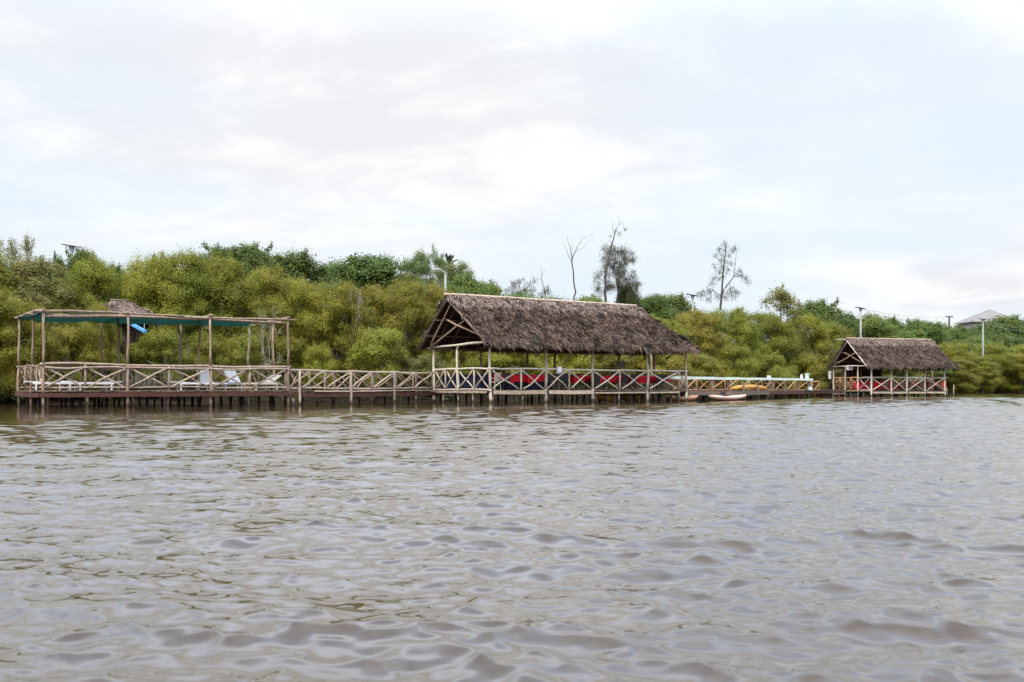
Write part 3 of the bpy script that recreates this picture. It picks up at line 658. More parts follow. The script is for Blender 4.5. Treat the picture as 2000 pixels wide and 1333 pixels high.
def thatched_roof(root, EF0, EF1, EB0, EB1, R0, R1, seed, hip1=True, nraft=15, ridge_over=.0, sp=.04):
    """front eave EF0-EF1, back eave EB0-EB1, ridge R0-R1; > lining (> rafter, purlin), ridge_cap, eave fringe in the thatch itself"""
    g = np.random.default_rng(seed); V = [thatch(None, EF0, EF1, R1, R0, g, sp=sp), thatch(None, EB0, EB1, R1, R0, g, sp=sp*1.6)]
    if hip1: V.append(thatch(None, EF1, EB1, R1, R1, g, sp=sp))
    roof = npmesh('roof', np.concatenate(V), 4, M['thatch'], root)
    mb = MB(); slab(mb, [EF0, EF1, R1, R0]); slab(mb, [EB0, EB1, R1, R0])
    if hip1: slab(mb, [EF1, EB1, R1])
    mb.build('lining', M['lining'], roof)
    dn = np.array((0,0,-.17))
    for (A0, A1) in ((EF0, EF1), (EB0, EB1)):
        A0 = np.array(A0); A1 = np.array(A1)
        for i in range(nraft):
            t = (i+.05)/(nraft-.5); q = MB(); q.pole(A0+(A1-A0)*t+dn, np.array(R0)+(np.array(R1)-np.array(R0))*t+dn, .04, .035, .03); q.build('rafter', M['rafter'], roof, True)
        for t in (.3, .62):
            q = MB(); q.pole(A0+(np.array(R0)-A0)*t+dn*1.3, A1+(np.array(R1)-A1)*t+dn*1.3, .05, .045, .03); q.build('purlin', M['rafter'], roof, True)
    # pale ridge cap: a pole bound with strips hanging over both sides
    V = []; R0 = np.array(R0); R1 = np.array(R1)
    for E0, E1 in ((EF0, EF1), (EB0, EB1)):
        E0 = np.array(E0); E1 = np.array(E1); q0 = R0+(E0-R0)*.17; q1 = R1+(E1-R1)*.17
        V.append(thatch(None, q0, q1, R1+np.array((0,0,.06)), R0+np.array((0,0,.06)), g, row=.12, sp=.035, ln=.5, width=.05, lift=.1))
    for k in range(26):          # pale loose straws lying on the front slope
        s_, t_ = g.random(), g.uniform(.1,.85); E = np.array(EF0)*(1-s_)+np.array(EF1)*s_; Q = R0*(1-s_)+R1*s_; n_ = unit(np.cross(R1-R0, Q-E)); n_ = n_ if n_[2] > 0 else -n_; c_ = E+(Q-E)*t_+n_*.13; d_ = unit(unit(E-Q)+unit(R1-R0)*g.normal(.5,.4)); l_ = g.uniform(.3,.9); w_ = np.cross(n_, d_)*.014; V.append(np.array([c_-w_, c_+w_, c_+d_*l_+w_, c_+d_*l_-w_]))
    cap = npmesh('ridge_cap', np.concatenate(V), 4, M['ridge'], roof)
    q = MB(); d = unit(R1-R0); q.pole(R0-d*.12+np.array((0,0,.13)), R1+d*.1+np.array((0,0,.13)), .075, .07, .02, seg=9); q.build('ridge_pole', M['pole'], roof, True)
    return roof

# ------------------------------------------------------------------ left: the open shade deck
FD = Frame((-19.5, 51.0), (-10.3, 56.5)); ZD = .72; sd = thing('shade_deck', 'unroofed pole deck on stilts with a green shade net over its front half', 'deck', (*FD.at(0,0,0)[:2], 0))
rows = [(0, (84,249,411,563), 'brown_pole'), (2.3, (62,233,388,535), 'brown_pole'), (5.75, (37,201,350,483), 'brown_pole')]
D = 5.75; cornU = {}
deck(sd, FD, -.1, FD.L+.15, -.1, D+.1, ZD)
for v, pxs, m in rows:
    us = [FD.upx(p, v) for p in pxs]; cornU[v] = us
    zt = {0:3.97, 2.3:3.98, 5.75:3.98}[v]
    for u in us:
        lean = random.uniform(-.16,.16) if v else random.uniform(-.05,.05)
        mb = MB(); mb.pole(FD.at(u, v, -.9), FD.at(u+lean*.2, v, 1.8), .068, .06, .02); 
        mb.pole(FD.at(u+lean*.2, v, 1.78), FD.at(u+lean*.6, v, zt), .057, .048, .03); mb.build('post', M[m], sd, True)
    # beams on the post heads: a pair of poles in front, single ones behind
    one('beam', M['brown_pole'], sd, FD.at(us[0]-.2, v-.08, zt+.03), FD.at((us[0]+us[-1])/2+.5, v-.08, zt), .052, .044, .05)
    one('beam', M['brown_pole'], sd, FD.at((us[0]+us[-1])/2-.4, v-.08, zt+.02), FD.at(us[-1]+.35, v-.08, zt-.02), .05, .042, .05)
    if v == 0: one('beam', M['brown_pole'], sd, FD.at(us[0], v+.12, zt-.16), FD.at(us[-1]+.1, v+.12, zt-.18), .06, .05, .07)
for k in range(4):
    one('beam', M['brown_pole'], sd, FD.at(cornU[0][k], -.15, 4.06), FD.at(cornU[5.75][k], D+.15, 4.06), .06, .055, .05)
# sagging net between the beams
mb = MB(); nu, nv = 34, 12; Pn = []
for i in range(nu+1):
    for j in range(nv+1):
        s, t = i/nu, j/nv; u = -.05+s*(FD.L*.93); v = .15+t*(D-.35); bay = (s*3.0) % 1.0
        z = 3.93-.0*t - .10*math.sin(math.pi*bay)*(.35+math.sin(math.pi*t)) - .05*math.sin(s*23+t*5) - (.10*max(0, s-.8)/.2*math.sin(t*9))
        Pn.append(FD.at(u, v*(1-.28*max(0, s-.85)/.15) + (.0), z))
mb.poly(Pn, [(i*(nv+1)+j, (i+1)*(nv+1)+j, (i+1)*(nv+1)+j+1, i*(nv+1)+j+1) for i in range(nu) for j in range(nv)])
net = mb.build('shade_net', M['net'], sd, True)
mb = MB()
for j0 in (0, nv): mb.path([Pn[i*(nv+1)+j0]+np.array((0,0,.02)) for i in range(nu+1)], [.03]*(nu+1), 5)
mb.path([Pn[j]+np.array((0,0,.03)) for j in range(nv+1)], [.05]*(nv+1), 5); mb.build('net_edge', M['net_edge'], net, True)
uf = [FD.upx(p, 0) for p in (84,166,249,330,411,488,563)]
railing(sd, FD, uf, 0, 1.80, .84, M['pole'], .05, (0,2,4,6))
ub = [FD.upx(p, D) for p in (37,80,118,160,201)]; railing(sd, FD, ub, D, 1.79, .84, M['brown_pole'], .045, (0,4))
ub = [FD.upx(p, D) for p in (201,240,275,312,350)]; railing(sd, FD, ub, D, 1.79, .84, M['brown_pole'], .045, (0,4), crooked=True)
ub = [FD.upx(p, D) for p in (350,395,440,483)]; railing(sd, FD, ub, D, 1.79, .84, M['brown_pole'], .045, (0,3))
FL = Frame(FD.at(0,0,0)[:2], FD.at(0,D,0)[:2]); railing(sd, FL, [0, 1.15, 2.3, 4.0, D], 0, 1.79, .84, M['brown_pole'], .045, (0,2,4))
FR_ = Frame(FD.at(FD.L,0,0)[:2], FD.at(FD.L,D,0)[:2]); railing(sd, FR_, [2.2, 4.0, D], 0, 1.78, .84, M['brown_pole'], .045, (0,2))
beam('edge_beam', sd, FD.at(-.1,-.13,.54), FD.at(FD.L*.5,-.13,.54), .19, .07, M['rust']); beam('edge_beam', sd, FD.at(FD.L*.5+.02,-.13,.54), FD.at(FD.L+.1,-.13,.55), .19, .07, M['rust'])
beam('edge_beam', sd, FD.at(-.13,0,.54), FD.at(-.13,D,.54), .19, .07, M['rust'])
for v in (1.4, 2.9, 4.3, 5.7): beam('joist', sd, FD.at(0,v,.57), FD.at(FD.L,v,.57), .14, .07, M['dark_pole'])
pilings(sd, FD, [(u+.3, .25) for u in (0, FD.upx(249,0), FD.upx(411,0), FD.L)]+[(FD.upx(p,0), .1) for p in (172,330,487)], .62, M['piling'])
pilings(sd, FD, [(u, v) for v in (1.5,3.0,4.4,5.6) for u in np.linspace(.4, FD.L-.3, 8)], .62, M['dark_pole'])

# loungers on the deck
def lounger(px, v, head, back, label, m='white', w_=.66):
    """head: plan direction of the head end in (u,v); back: backrest angle"""
    p = FD.at(FD.upx(px, v), v, ZD+.01); root = thing('sun_lounger', label, 'sun lounger', p, 'sun loungers on the shade deck')
    h = FD.u*head[0]+FD.v*head[1]; h = h/np.linalg.norm(h); h3 = np.array((h[0],h[1],0)); s3 = np.array((-h[1],h[0],0)); up = np.array((0,0,1.))
    mb = MB()
    for i in range(9): mb.box(p+h3*(-.95+.13*i)+up*.33, (.1, w_, .025), (h3, s3, up))
    mb.build('seat', M[m], root)
    mb = MB()
    for s in (-1,1): mb.box(p+s3*s*(w_/2+.03)-h3*.2+up*.3, (1.65,.05,.09), (h3,s3,up))
    mb.box(p-h3*1.0+up*.3, (.05, w_, .08), (h3,s3,up)); mb.box(p+h3*.6+up*.3, (.05, w_, .08), (h3,s3,up)); mb.build('frame', M[m], root)
    d = h3*math.cos(back)+up*math.sin(back); nn = -h3*math.sin(back)+up*math.cos(back); o = p+h3*.2+up*.34; mb = MB()
    for i in range(7): mb.box(o+d*(.07+.105*i), (.085, w_, .025), (d, s3, nn))
    for s in (-1,1): mb.box(o+d*.38+s3*s*(w_/2-.05)-nn*.028, (.76,.05,.03), (d,s3,nn))
    mb.build('backrest', M[m], root)
    for a, s in ((-.85,-1),(-.85,1),(.5,-1),(.5,1)):
        q = MB(); q.box(p+h3*a+s3*s*(w_/2+.03)+up*.135, (.06,.045,.27), (h3,s3,up)); q.build('leg', M[m], root)
    return root
lounger(94, 1.0, (-1,.1), .05, 'flat white lounger by the left corner post of the shade deck')
lounger(134, 2.6, (.2,1), .08, 'flat grey-white lounger end-on, second from the left on the deck')
lounger(190, 1.3, (1,.1), .04, 'flat white lounger lengthwise left of the second front post')
lounger(372, 1.2, (-1,.05), .05, 'flat white lounger left of the raised white backrests')
lounger(409, 3.4, (-.25,1), .95, 'white slatted lounger with raised back at the third front post')
lounger(464, 2.9, (-.3,1), .9, 'white slatted lounger with raised back left of the middle rail upright')
lounger(515, 1.6, (.9,.45), .5, 'cream lounger with half-raised back near the right end of the deck', 'cream')

# ------------------------------------------------------------------ pole walkway
FW = Frame((-10.2, 56.7), W(851, 67.2, 0)[:2]); ZW = .70
wk = thing('pole_walkway', 'narrow pole walkway with crossed railings from the shade deck to the big pavilion', 'walkway', (*FW.at(0,0,0)[:2], 0))
deck(wk, FW, .05, FW.L-.1, 0, 1.7, ZW)
uw = [FW.upx(p, 0) for p in (566,583,634,683,726,768,807,845)]
railing(wk, FW, uw[1:], 0, 1.64, .80, M['pole'], .05, (0,2,4), second=False)
railing(wk, FW, uw[:2], 0, 1.64, .80, M['pole'], .05, (0,1), second=False)
uw2 = [FW.upx(p, 1.7) for p in (560,604,653,693,731,775,815)]; railing(wk, FW, uw2, 1.7, 1.64, .80, M['brown_pole'], .048, (0,2,4,6), second=False)
for p in (583,683,768): one('post', M['pole'], wk, FW.at(FW.upx(p,0), -.06, -.9), FW.at(FW.upx(p,0), -.06, 1.62), .075, .065)
for p in (560,653,731,815): one('post', M['brown_pole'], wk, FW.at(FW.upx(p,1.7), 1.76, -.9), FW.at(FW.upx(p,1.7), 1.76, 1.62), .075, .065)
one('edge_pole', M['pole'], wk, FW.at(1.6,-.1,.66), FW.at(FW.L*.55,-.1,.65), .035); one('edge_pole', M['pole'], wk, FW.at(FW.L*.53,-.1,.66), FW.at(FW.L-.2,-.1,.66), .035)
beam('edge_beam', wk, FW.at(.1,-.02,.50), FW.at(FW.L*.5,-.02,.5), .2, .07, M['rust']); beam('edge_beam', wk, FW.at(FW.L*.5+.02,-.02,.5), FW.at(FW.L-.1,-.02,.5), .2, .07, M['rust'])
beam('joist', wk, FW.at(.1,1.6,.52), FW.at(FW.L-.1,1.6,.52), .16, .07, M['dark_pole'])
pilings(wk, FW, [(.3,.1),(FW.upx(637,0),.5),(FW.upx(586,.3),.3)], .58, M['piling']); pilings(wk, FW, [(u, 1.5) for u in np.linspace(.5, FW.L-.5, 6)], .6, M['dark_pole'])

# ------------------------------------------------------------------ the big thatched pavilion
FP = Frame((-1.15, 64.0), (10.5, 74.0)); ZP_ = .70; PD = 4.85
pv = thing('thatched_pavilion', 'big open pavilion on stilts with a wide brown thatched roof, middle of the picture', 'pavilion', (*FP.at(0,0,0)[:2], 0))
deck(pv, FP, -.15, FP.L+.1, -.1, PD+.1, ZP_)
UR0 = -1.0; ez = 3.16
EF0, EF1 = FP.at(-.62,-.55,ez), FP.at(15.75,-.55,ez-.03); EB0, EB1 = FP.at(-.62,PD+.5,ez-.05), FP.at(15.75,PD+.5,ez-.05); RG0, RG1 = FP.at(UR0,PD/2,5.66), FP.at(13.45,PD/2,5.68)
thatched_roof(pv, EF0, EF1, EB0, EB1, RG0, RG1, 3, nraft=17)
fp = [957,1017,1065,1111,1157,1210,1263,1325,1340]
for p, m in ((957,'bleached'),(1065,'bleached'),(1157,'bleached'),(1263,'bleached'),(1340,'bleached')):
    u = FP.upx(p, 0); mb = MB(); mb.pole(FP.at(u,-.03,-.9), FP.at(u,-.03,.75), .09, .085, .015); mb.pole(FP.at(u,-.03,.73), FP.at(u+random.uniform(-.05,.05),-.03,3.2), .078, .064, .035); mb.build('post', M[m], pv, True)
for p in (848,940,1030,1083,1158,1209,1271):
    u = FP.upx(p, PD); mb = MB(); mb.pole(FP.at(u,PD,-.9), FP.at(u+random.uniform(-.06,.06),PD,3.15), .085, .07, .03); mb.build('post', M['brown_pole'] if p > 900 else M['bleached'], pv, True)
one('post', M['bleached'], pv, FP.at(0,2.75,-.9), FP.at(.0,2.75,3.1), .09, .07, .03)
one('post', M['brown_pole'], pv, FP.at(FP.L,PD*.55,-.9), FP.at(FP.L,PD*.55,3.1), .09, .07, .03)
uu = [FP.upx(p, 0) for p in fp]
railing(pv, FP, uu[:8], -.02, 1.83, .74, M['bleached'], .05, (0,2,4,6), second=False, rbot=False)
railing(pv, FP, [uu[7], FP.L], -.02, 1.85, .74, M['bleached'], .048, (0,1), second=False, rbot=False)
GL = Frame(FP.at(0,0,0)[:2], FP.at(0,PD,0)[:2]); railing(pv, GL, [0,1.3,2.75,3.8,PD], 0, 1.83, .74, M['bleached'], .048, (0,2,4), second=False)
ub = [FP.upx(p, PD) for p in (848,893,940,985,1030,1083,1120,1158,1209,1240,1271)]; railing(pv, FP, ub, PD, 1.6, .76, M['brown_pole'], .045, (0,2,4,5,7,8,10), second=False)
GR = Frame(FP.at(FP.L,0,0)[:2], FP.at(FP.L,PD,0)[:2]); railing(pv, GR, [0,1.3,2.65], 0, 1.83, .74, M['bleached'], .045, (0,2), second=False)
# plate beams under the eaves and the crossed poles in the open gable
one('plate_beam', M['rafter'], pv, FP.at(-.4,-.02,3.02), FP.at(8,-.02,3.0), .07, .06, .03); one('plate_beam', M['rafter'], pv, FP.at(7.7,-.02,3.0), FP.at(FP.L+.2,-.02,3.0), .065, .055, .03)
one('plate_beam', M['rafter'], pv, FP.at(-.4,PD,2.98), FP.at(FP.L+.2,PD,2.98), .07, .06, .04)
one('tie_beam', M['bleached'], pv, FP.at(-.12,-.4,3.22), FP.at(-.1,PD+.2,3.06), .075, .06, .04)
one('gable_pole', M['brown_pole'], pv, FP.at(-.3,PD-.1,3.1), FP.at(-.45,1.35,4.45), .055, .045, .03)
one('gable_pole', M['brown_pole'], pv, FP.at(-.36,.35,3.55), FP.at(-.5,3.3,4.6), .055, .045, .03)
one('gable_pole', M['brown_pole'], pv, FP.at(-.5,PD-.4,3.2), FP.at(-.75,PD/2-.15,5.4), .05, .04, .02)
one('rake_pole', M['rafter'], pv, FP.at(-.66,-.5,ez-.02), FP.at(-1.04,PD/2-.05,5.58), .05, .04, .02); one('rake_pole', M['rafter'], pv, FP.at(-.66,PD+.42,ez-.12), FP.at(-1.04,PD/2+.05,5.56), .05, .04, .02)
for u in (3.4,7.0,10.6,13.8):
    one('tie_beam', M['rafter'], pv, FP.at(u,-.2,3.08), FP.at(u,PD+.2,3.06), .06, .055, .03)
    one('knee_brace', M['rafter'], pv, FP.at(u-.2,.05,2.5), FP.at(u+.75,.05,3.0), .04, .035, .02)
for a, b in ((0,2),(2,4)): beam('edge_beam', pv, FP.at(uu[a]+.14,-.16,.585), FP.at(uu[b]-.14,-.16,.585), .2, .08, M['pale_beam'])
for a, b in ((4,6),(6,7)): beam('edge_beam', pv, FP.at(uu[a]+.1,-.15,.55), FP.at(uu[b]-.1,-.15,.55), .09, .07, M['pale_beam'])
beam('edge_beam', pv, FP.at(-.16,.1,.6), FP.at(-.16,PD,.6), .12, .06, M['piling'])
for v in (.9,2.2,3.6,4.8): beam('joist', pv, FP.at(0,v,.56), FP.at(FP.L,v,.56), .15, .07, M['dark_pole'])
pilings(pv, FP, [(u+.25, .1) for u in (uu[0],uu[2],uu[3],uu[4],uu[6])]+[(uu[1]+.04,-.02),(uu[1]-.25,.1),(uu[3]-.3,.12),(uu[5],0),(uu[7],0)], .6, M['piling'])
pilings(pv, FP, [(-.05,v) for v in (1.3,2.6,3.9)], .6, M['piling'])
for u in np.arange(uu[4]+.4, uu[7]+.3, .52): pilings(pv, FP, [(u+random.uniform(-.14,.14), random.uniform(.1,.9))], .6, M['dark_pole'], .085)
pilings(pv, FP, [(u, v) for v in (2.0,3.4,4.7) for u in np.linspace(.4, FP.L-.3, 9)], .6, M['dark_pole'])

# tables, cloths and chairs
def cloth(name, label, group, c, ax, size, drop, m, flare=.05, folds=9, seed=0, up=.012):
    """a draped cloth with folds; c is the table-top centre"""
    g = random.Random(seed); u, v = np.array(ax[0]), np.array(ax[1]); z3 = np.array((0,0,1.)); mb = MB(); ring = []; n = 56; P = []
    per = []
    hx, hy = size[0]/2+.01, size[1]/2+.01
    for i in range(n):
        t = i/n*4; s = int(t); f = t-s; a = [(-hx+2*hx*f,-hy),(hx,-hy+2*hy*f),(hx-2*hx*f,hy),(-hx,hy-2*hy*f)][s]; per.append(a)
    for k, dz in enumerate((0, .02, drop*.5, drop)):
        for i, (a, b) in enumerate(per):
            fl = (flare*(dz/drop)*(1+.8*math.sin(i*folds/n*6.283+seed)) if k else 0); corner = max(0, abs(a)/hx+abs(b)/hy-1.5)*2
            l = 1+fl/max(hx,.1)+(.02 if k else 0); lb = 1+fl/max(hy,.1)+(.02 if k else 0)
            P.append(np.array(c)+u*a*l+v*b*lb+z3*(up-dz-(corner*drop*.28 if k == 3 else 0)))
    Fc = [tuple(range(n))]
    for k in range(3):
        for i in range(n): Fc.append((k*n+i, (k+1)*n+i, (k+1)*n+(i+1) % n, k*n+(i+1) % n))
    mb.poly(P, Fc); o = mb.build(name, m, None, False)
    return tag(o, label, 'tablecloth', group)
def table(fr, u, v, zd, size, label, group, h=.75):
    c = fr.at(u, v, zd+h); ax = fr.ax(); root = thing('table', label, 'table', fr.at(u, v, zd), group); mb = MB(); mb.box(c-np.array((0,0,.02)), (size[0],size[1],.04), ax); mb.build('tabletop', M['chairwood'], root)
    for sx in (-1,1):
        for sy in (-1,1):
            q = MB(); q.box(fr.at(u+sx*(size[0]/2-.07), v+sy*(size[1]/2-.07), zd+(h-.04)/2), (.06,.06,h-.04), ax); q.build('leg', M['chairwood'], root)
    return c
def chair(fr, u, v, zd, face, label, group, m='chair', lm=None):
    """face +1: looks into +v (its back towards the water)"""
    root = thing('chair', label, 'chair', fr.at(u, v, zd), group); ax = fr.ax(); lm = lm or m; j = random.uniform(-.06,.06); u += j
    mb = MB(); mb.box(fr.at(u, v, zd+.44), (.44,.43,.045), ax); mb.build('seat', M[m], root)
    mb = MB()
    for k in (-.17,-.06,.06,.17): mb.box(fr.at(u+k, v-face*.225, zd+.68), (.085,.025,.46), ax)
    mb.box(fr.at(u, v-face*.235, zd+.89), (.46,.03,.09), ax); mb.box(fr.at(u, v-face*.23, zd+.54), (.44,.028,.05), ax); mb.build('backrest', M[m], root)
    for sx in (-1,1):
        for sy in (-1,1):
            q = MB(); q.pole(fr.at(u+sx*.22, v+sy*.22, zd), fr.at(u+sx*.19, v+sy*.19, zd+.43), .022, .022, 0, seg=1, n=5); q.build('leg', M[lm], root)
        q = MB(); q.box(fr.at(u+sx*.225, v, zd+.64), (.04,.44,.03), ax); q.box(fr.at(u+sx*.225, v+face*.18, zd+.545), (.035,.035,.17), ax); q.build('armrest', M[m], root)
    return root
tg, cg, kg = 'tables in the big pavilion', 'cloths in the big pavilion', 'chairs in the big pavilion'
TB = [ # px, v, size, navy drop, red drop, place words
 (912,2.85,(.9,3.1),.72,None,'at the left gable, all navy'),
 (962,2.4,(1.05,.9),.72,.34,'behind the left front corner post'),
 (1008,1.6,(1.5,.85),.72,.38,'right of the left front corner post'),
 (1044,1.4,(1.7,.85),.72,.36,'left of the second front post'),
 (1094,2.3,(1.5,.85),None,.34,'under the small white sign'),
 (1131,1.5,(1.6,.85),None,.36,'left of the third front post'),
 (1186,1.6,(2.1,.85),None,.38,'right of the third front post'),
 (1258,1.7,(1.9,.85),None,.38,'at the fourth front post'),
 (1306,2.4,(1.0,.8),None,.36,'at the right end of the pavilion'),
]
for i, (p, v, sz, nd, rd, wd_) in enumerate(TB):
    u = FP.upx(p, v); c = table(FP, u, v, ZP_, sz, 'table hidden under its cloth ' + wd_, tg, .8)
    if nd: cloth('tablecloth', 'floor-length navy blue tablecloth ' + wd_, cg, c, FP.ax(), sz, nd, M['navy'], .03, 11, i)
    if rd: cloth('table_topper' if nd else 'tablecloth', 'red cloth draped over the table ' + wd_, cg, c+np.array((0,0,.012)), FP.ax(), (sz[0]*1.02+.05, sz[1]+.09) if nd else sz, rd, M['red'], .035, 7, i+3, .014)
CH = [(968,1.2,1,'white wooden chair behind the left front corner post','cream'),(983,.9,1,'dark chair at the navy table just right of the left front corner post','chair'),(1071,.9,1,'dark chair just right of the second front post','chair'),(1089,1.2,1,'dark chair below the left edge of the white sign','chair'),(1099,1.2,1,'dark chair below the right edge of the white sign','chair'),
 (1155,.8,1,'dark chair behind the third front post','chair'),(1163,.8,1,'dark chair just right of the third front post','chair'),(1216,.9,1,'dark chair below the grey board','chair'),(1231,1.0,1,'dark chair right of the grey board','chair'),(1283,1.0,1,'dark chair right of the fourth front post','chair'),(1293,1.2,1,'dark chair with wooden legs near the right end','chair'),(1313,1.2,1,'orange wooden chair at the right end rail','chairwood'),
 (1098,3.3,-1,'dark chair on the land side behind the white sign','chair'),(1136,2.7,-1,'dark chair on the land side left of the third post','chair'),(1180,2.9,-1,'dark chair on the land side right of the third post','chair'),(1208,2.9,-1,'dark chair on the land side below the grey board','chair'),(1248,3.0,-1,'dark chair on the land side near the fourth post','chair'),(1270,3.0,-1,'dark chair on the land side right of the fourth post','chair')]
for p, v, f, lab, m in CH: chair(FP, FP.upx(p, v), v, ZP_, f, lab, kg, m, 'chairwood' if 'legs' in lab else None)
# signs and boxes on the pavilion
def board(name, label, cat, c, fr, w_, h_, t, m, extra=None):
    ax = fr.ax(); mb = MB(); mb.box(c, (w_, t, h_), ax); root = thing(name, label, cat, c); mb.build('board', M[m], root)
    if extra:
        q = MB()
        for dz, ww, hh in extra: q.box(np.array(c)-np.array(ax[1])*(t/2+.004)+np.array((0,0,dz)), (ww, .006, hh), ax)
        q.build('print', M['signblue'], root)
    return root
c = FP.at(FP.upx(1092.5,-.12), -.13, 1.79); board('notice_sign', 'small white notice with a dark lower band on the top rail of the big pavilion', 'sign', c, FP, .32, .36, .03, 'sign', [(-.125,.32,.05)])
c = FP.at(FP.upx(1213, PD-.15), PD-.15, 2.28); board('grey_board', 'grey board fixed to a back post under the big roof', 'board', c, FP, .62, .36, .04, 'grey', [(.03,.2,.05)])
q = thing('meter_box', 'small pale box fixed under the eave beside the fourth front post', 'box', FP.at(FP.upx(1267,-.1),-.1,3.05)); mb = MB(); mb.box(FP.at(FP.upx(1268.5,-.2),-.2,3.08), (.29,.16,.2), FP.ax()); mb.build('case', M['cream'], q); mb = MB(); mb.box(FP.at(FP.upx(1268.5,-.2),-.285,3.08), (.23,.012,.14), FP.ax()); mb.build('cover', M['pale_beam'], q)

# ------------------------------------------------------------------ jetty with the long mint plank
FJ = Frame((10.8, 75.2), W(1640, 106, 0)[:2]); ZJ = .66
jt = thing('jetty', 'low jetty with crossed orange-brown poles between the two thatched pavilions', 'jetty', (*FJ.at(0,0,0)[:2], 0))
deck(jt, FJ, -.2, FJ.L+1.5, .2, 3.2, .6, .2)
def upj(p, v): return FJ.upx(p, v)
ub = [upj(p, 3.0) for p in (1312,1336,1362,1388,1416,1440,1464,1488,1512,1535,1553,1583)]
railing(jt, FJ, ub, 3.0, 1.5, .68, M['orange_pole'], .05, (), second=False)
for p in (1362,1393,1430,1464,1504,1535,1553): one('post', M['brown_pole'], jt, FJ.at(upj(p,3.05),3.1,-.8), FJ.at(upj(p,3.05),3.1,1.52), .07, .06)
for p in (1387,1422,1453,1480,1509,1535,1560,1579): one('post', M['brown_pole'], jt, FJ.at(upj(p,.15),.15,-.9), FJ.at(upj(p,.15),.15,1.34), .09, .075, .03)
beam('counter', jt, FJ.at(upj(1313,.05),.05,1.42), FJ.at(upj(1583,.05),.05,1.46), .17, .42, M['mint'])
beam('edge_beam', jt, FJ.at(-.2,.0,.46), FJ.at(FJ.L*.45,.0,.44), .24, .08, M['piling']); beam('edge_beam', jt, FJ.at(FJ.L*.45+.05,0,.44), FJ.at(FJ.L-.1,0,.42), .2, .08, M['rust'])
one('edge_pole', M['dark_pole'], jt, FJ.at(FJ.L*.7,-.1,.62), FJ.at(FJ.L+1.4,-.1,.62), .05)
one('edge_pole', M['brown_pole'], jt, FJ.at(FJ.L*.93,-.1,.3), FJ.at(FJ.L+1.4,-.1,.34), .05)
railing(jt, FJ, [upj(p, 1.2) for p in (1586,1600)], 1.2, 1.32, .62, M['orange_pole'], .05, (), second=False)
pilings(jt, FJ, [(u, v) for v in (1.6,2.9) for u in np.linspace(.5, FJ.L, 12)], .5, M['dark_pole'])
for v in (.9,2.4): beam('joist', jt, FJ.at(0,v,.48), FJ.at(FJ.L,v,.48), .14, .07, M['dark_pole'])
# bucket, boxes and pedestal
def bucket(c, r, h, m, label, cat='bucket'):
    root = thing('bucket', label, cat, c); mb = MB(); mb.lathe(c, [(r*.74,0),(r*.8,h*.3),(r*.93,h*.86),(r*1.05,h*.87),(r*1.05,h),(r*.96,h),(r*.9,h*.84),(r*.7,.03)], 20); mb.build('body', M[m], root, True)
    q = MB(); q.path([np.array(c)+np.array((r*math.cos(t)*1.06, -r*.2-.2*r*math.sin(t), h*.9-.5*h*math.sin(t))) for t in np.linspace(0, math.pi, 9)], [.012]*9, 5); q.build('handle', M['metal'], root, True)
    return root
u = upj(1576.5,.05); bucket(FJ.at(u,.05,1.545), .19, .40, 'mintbox', 'pale green bucket standing at the right end of the mint plank')
c = FJ.at(upj(1565.5,.05),.05,1.545); root = thing('jug', 'small pink container on the mint plank beside the green bucket', 'jug', c); mb = MB(); mb.lathe(c, [(.1,0),(.115,.04),(.115,.2),(.07,.27),(.05,.29)], 16); mb.build('body', M['pinkbox'], root, True); mb = MB(); mb.lathe(c+np.array((0,0,.29)), [(.055,0),(.055,.05)], 12); mb.build('lid', M['white'], root)
c = FJ.at(upj(1502,.05),.05,1.61); root = thing('box', 'small mint box on the middle of the mint plank', 'box', c); mb = MB(); mb.box(c, (.26,.22,.13), FJ.ax(), .94); mb.build('body', M['mintbox'], root); mb = MB(); mb.box(c+np.array((0,0,.08)), (.28,.24,.035), FJ.ax()); mb.build('lid', M['mintbox'], root)
c = FJ.at(upj(1572,.3),-.12,.62); root = thing('wash_stand', 'pale green stand with a square foot below the bucket', 'stand', c); mb = MB(); mb.lathe(c+np.array((0,0,.28)), [(.05,0),(.045,.3),(.045,.5),(.07,.52)], 12); mb.build('column', M['concrete'], root, True); mb = MB(); mb.box(c+np.array((0,0,.14)), (.34,.3,.28), FJ.ax(), .85); mb.build('foot', M['mintbox'], root)
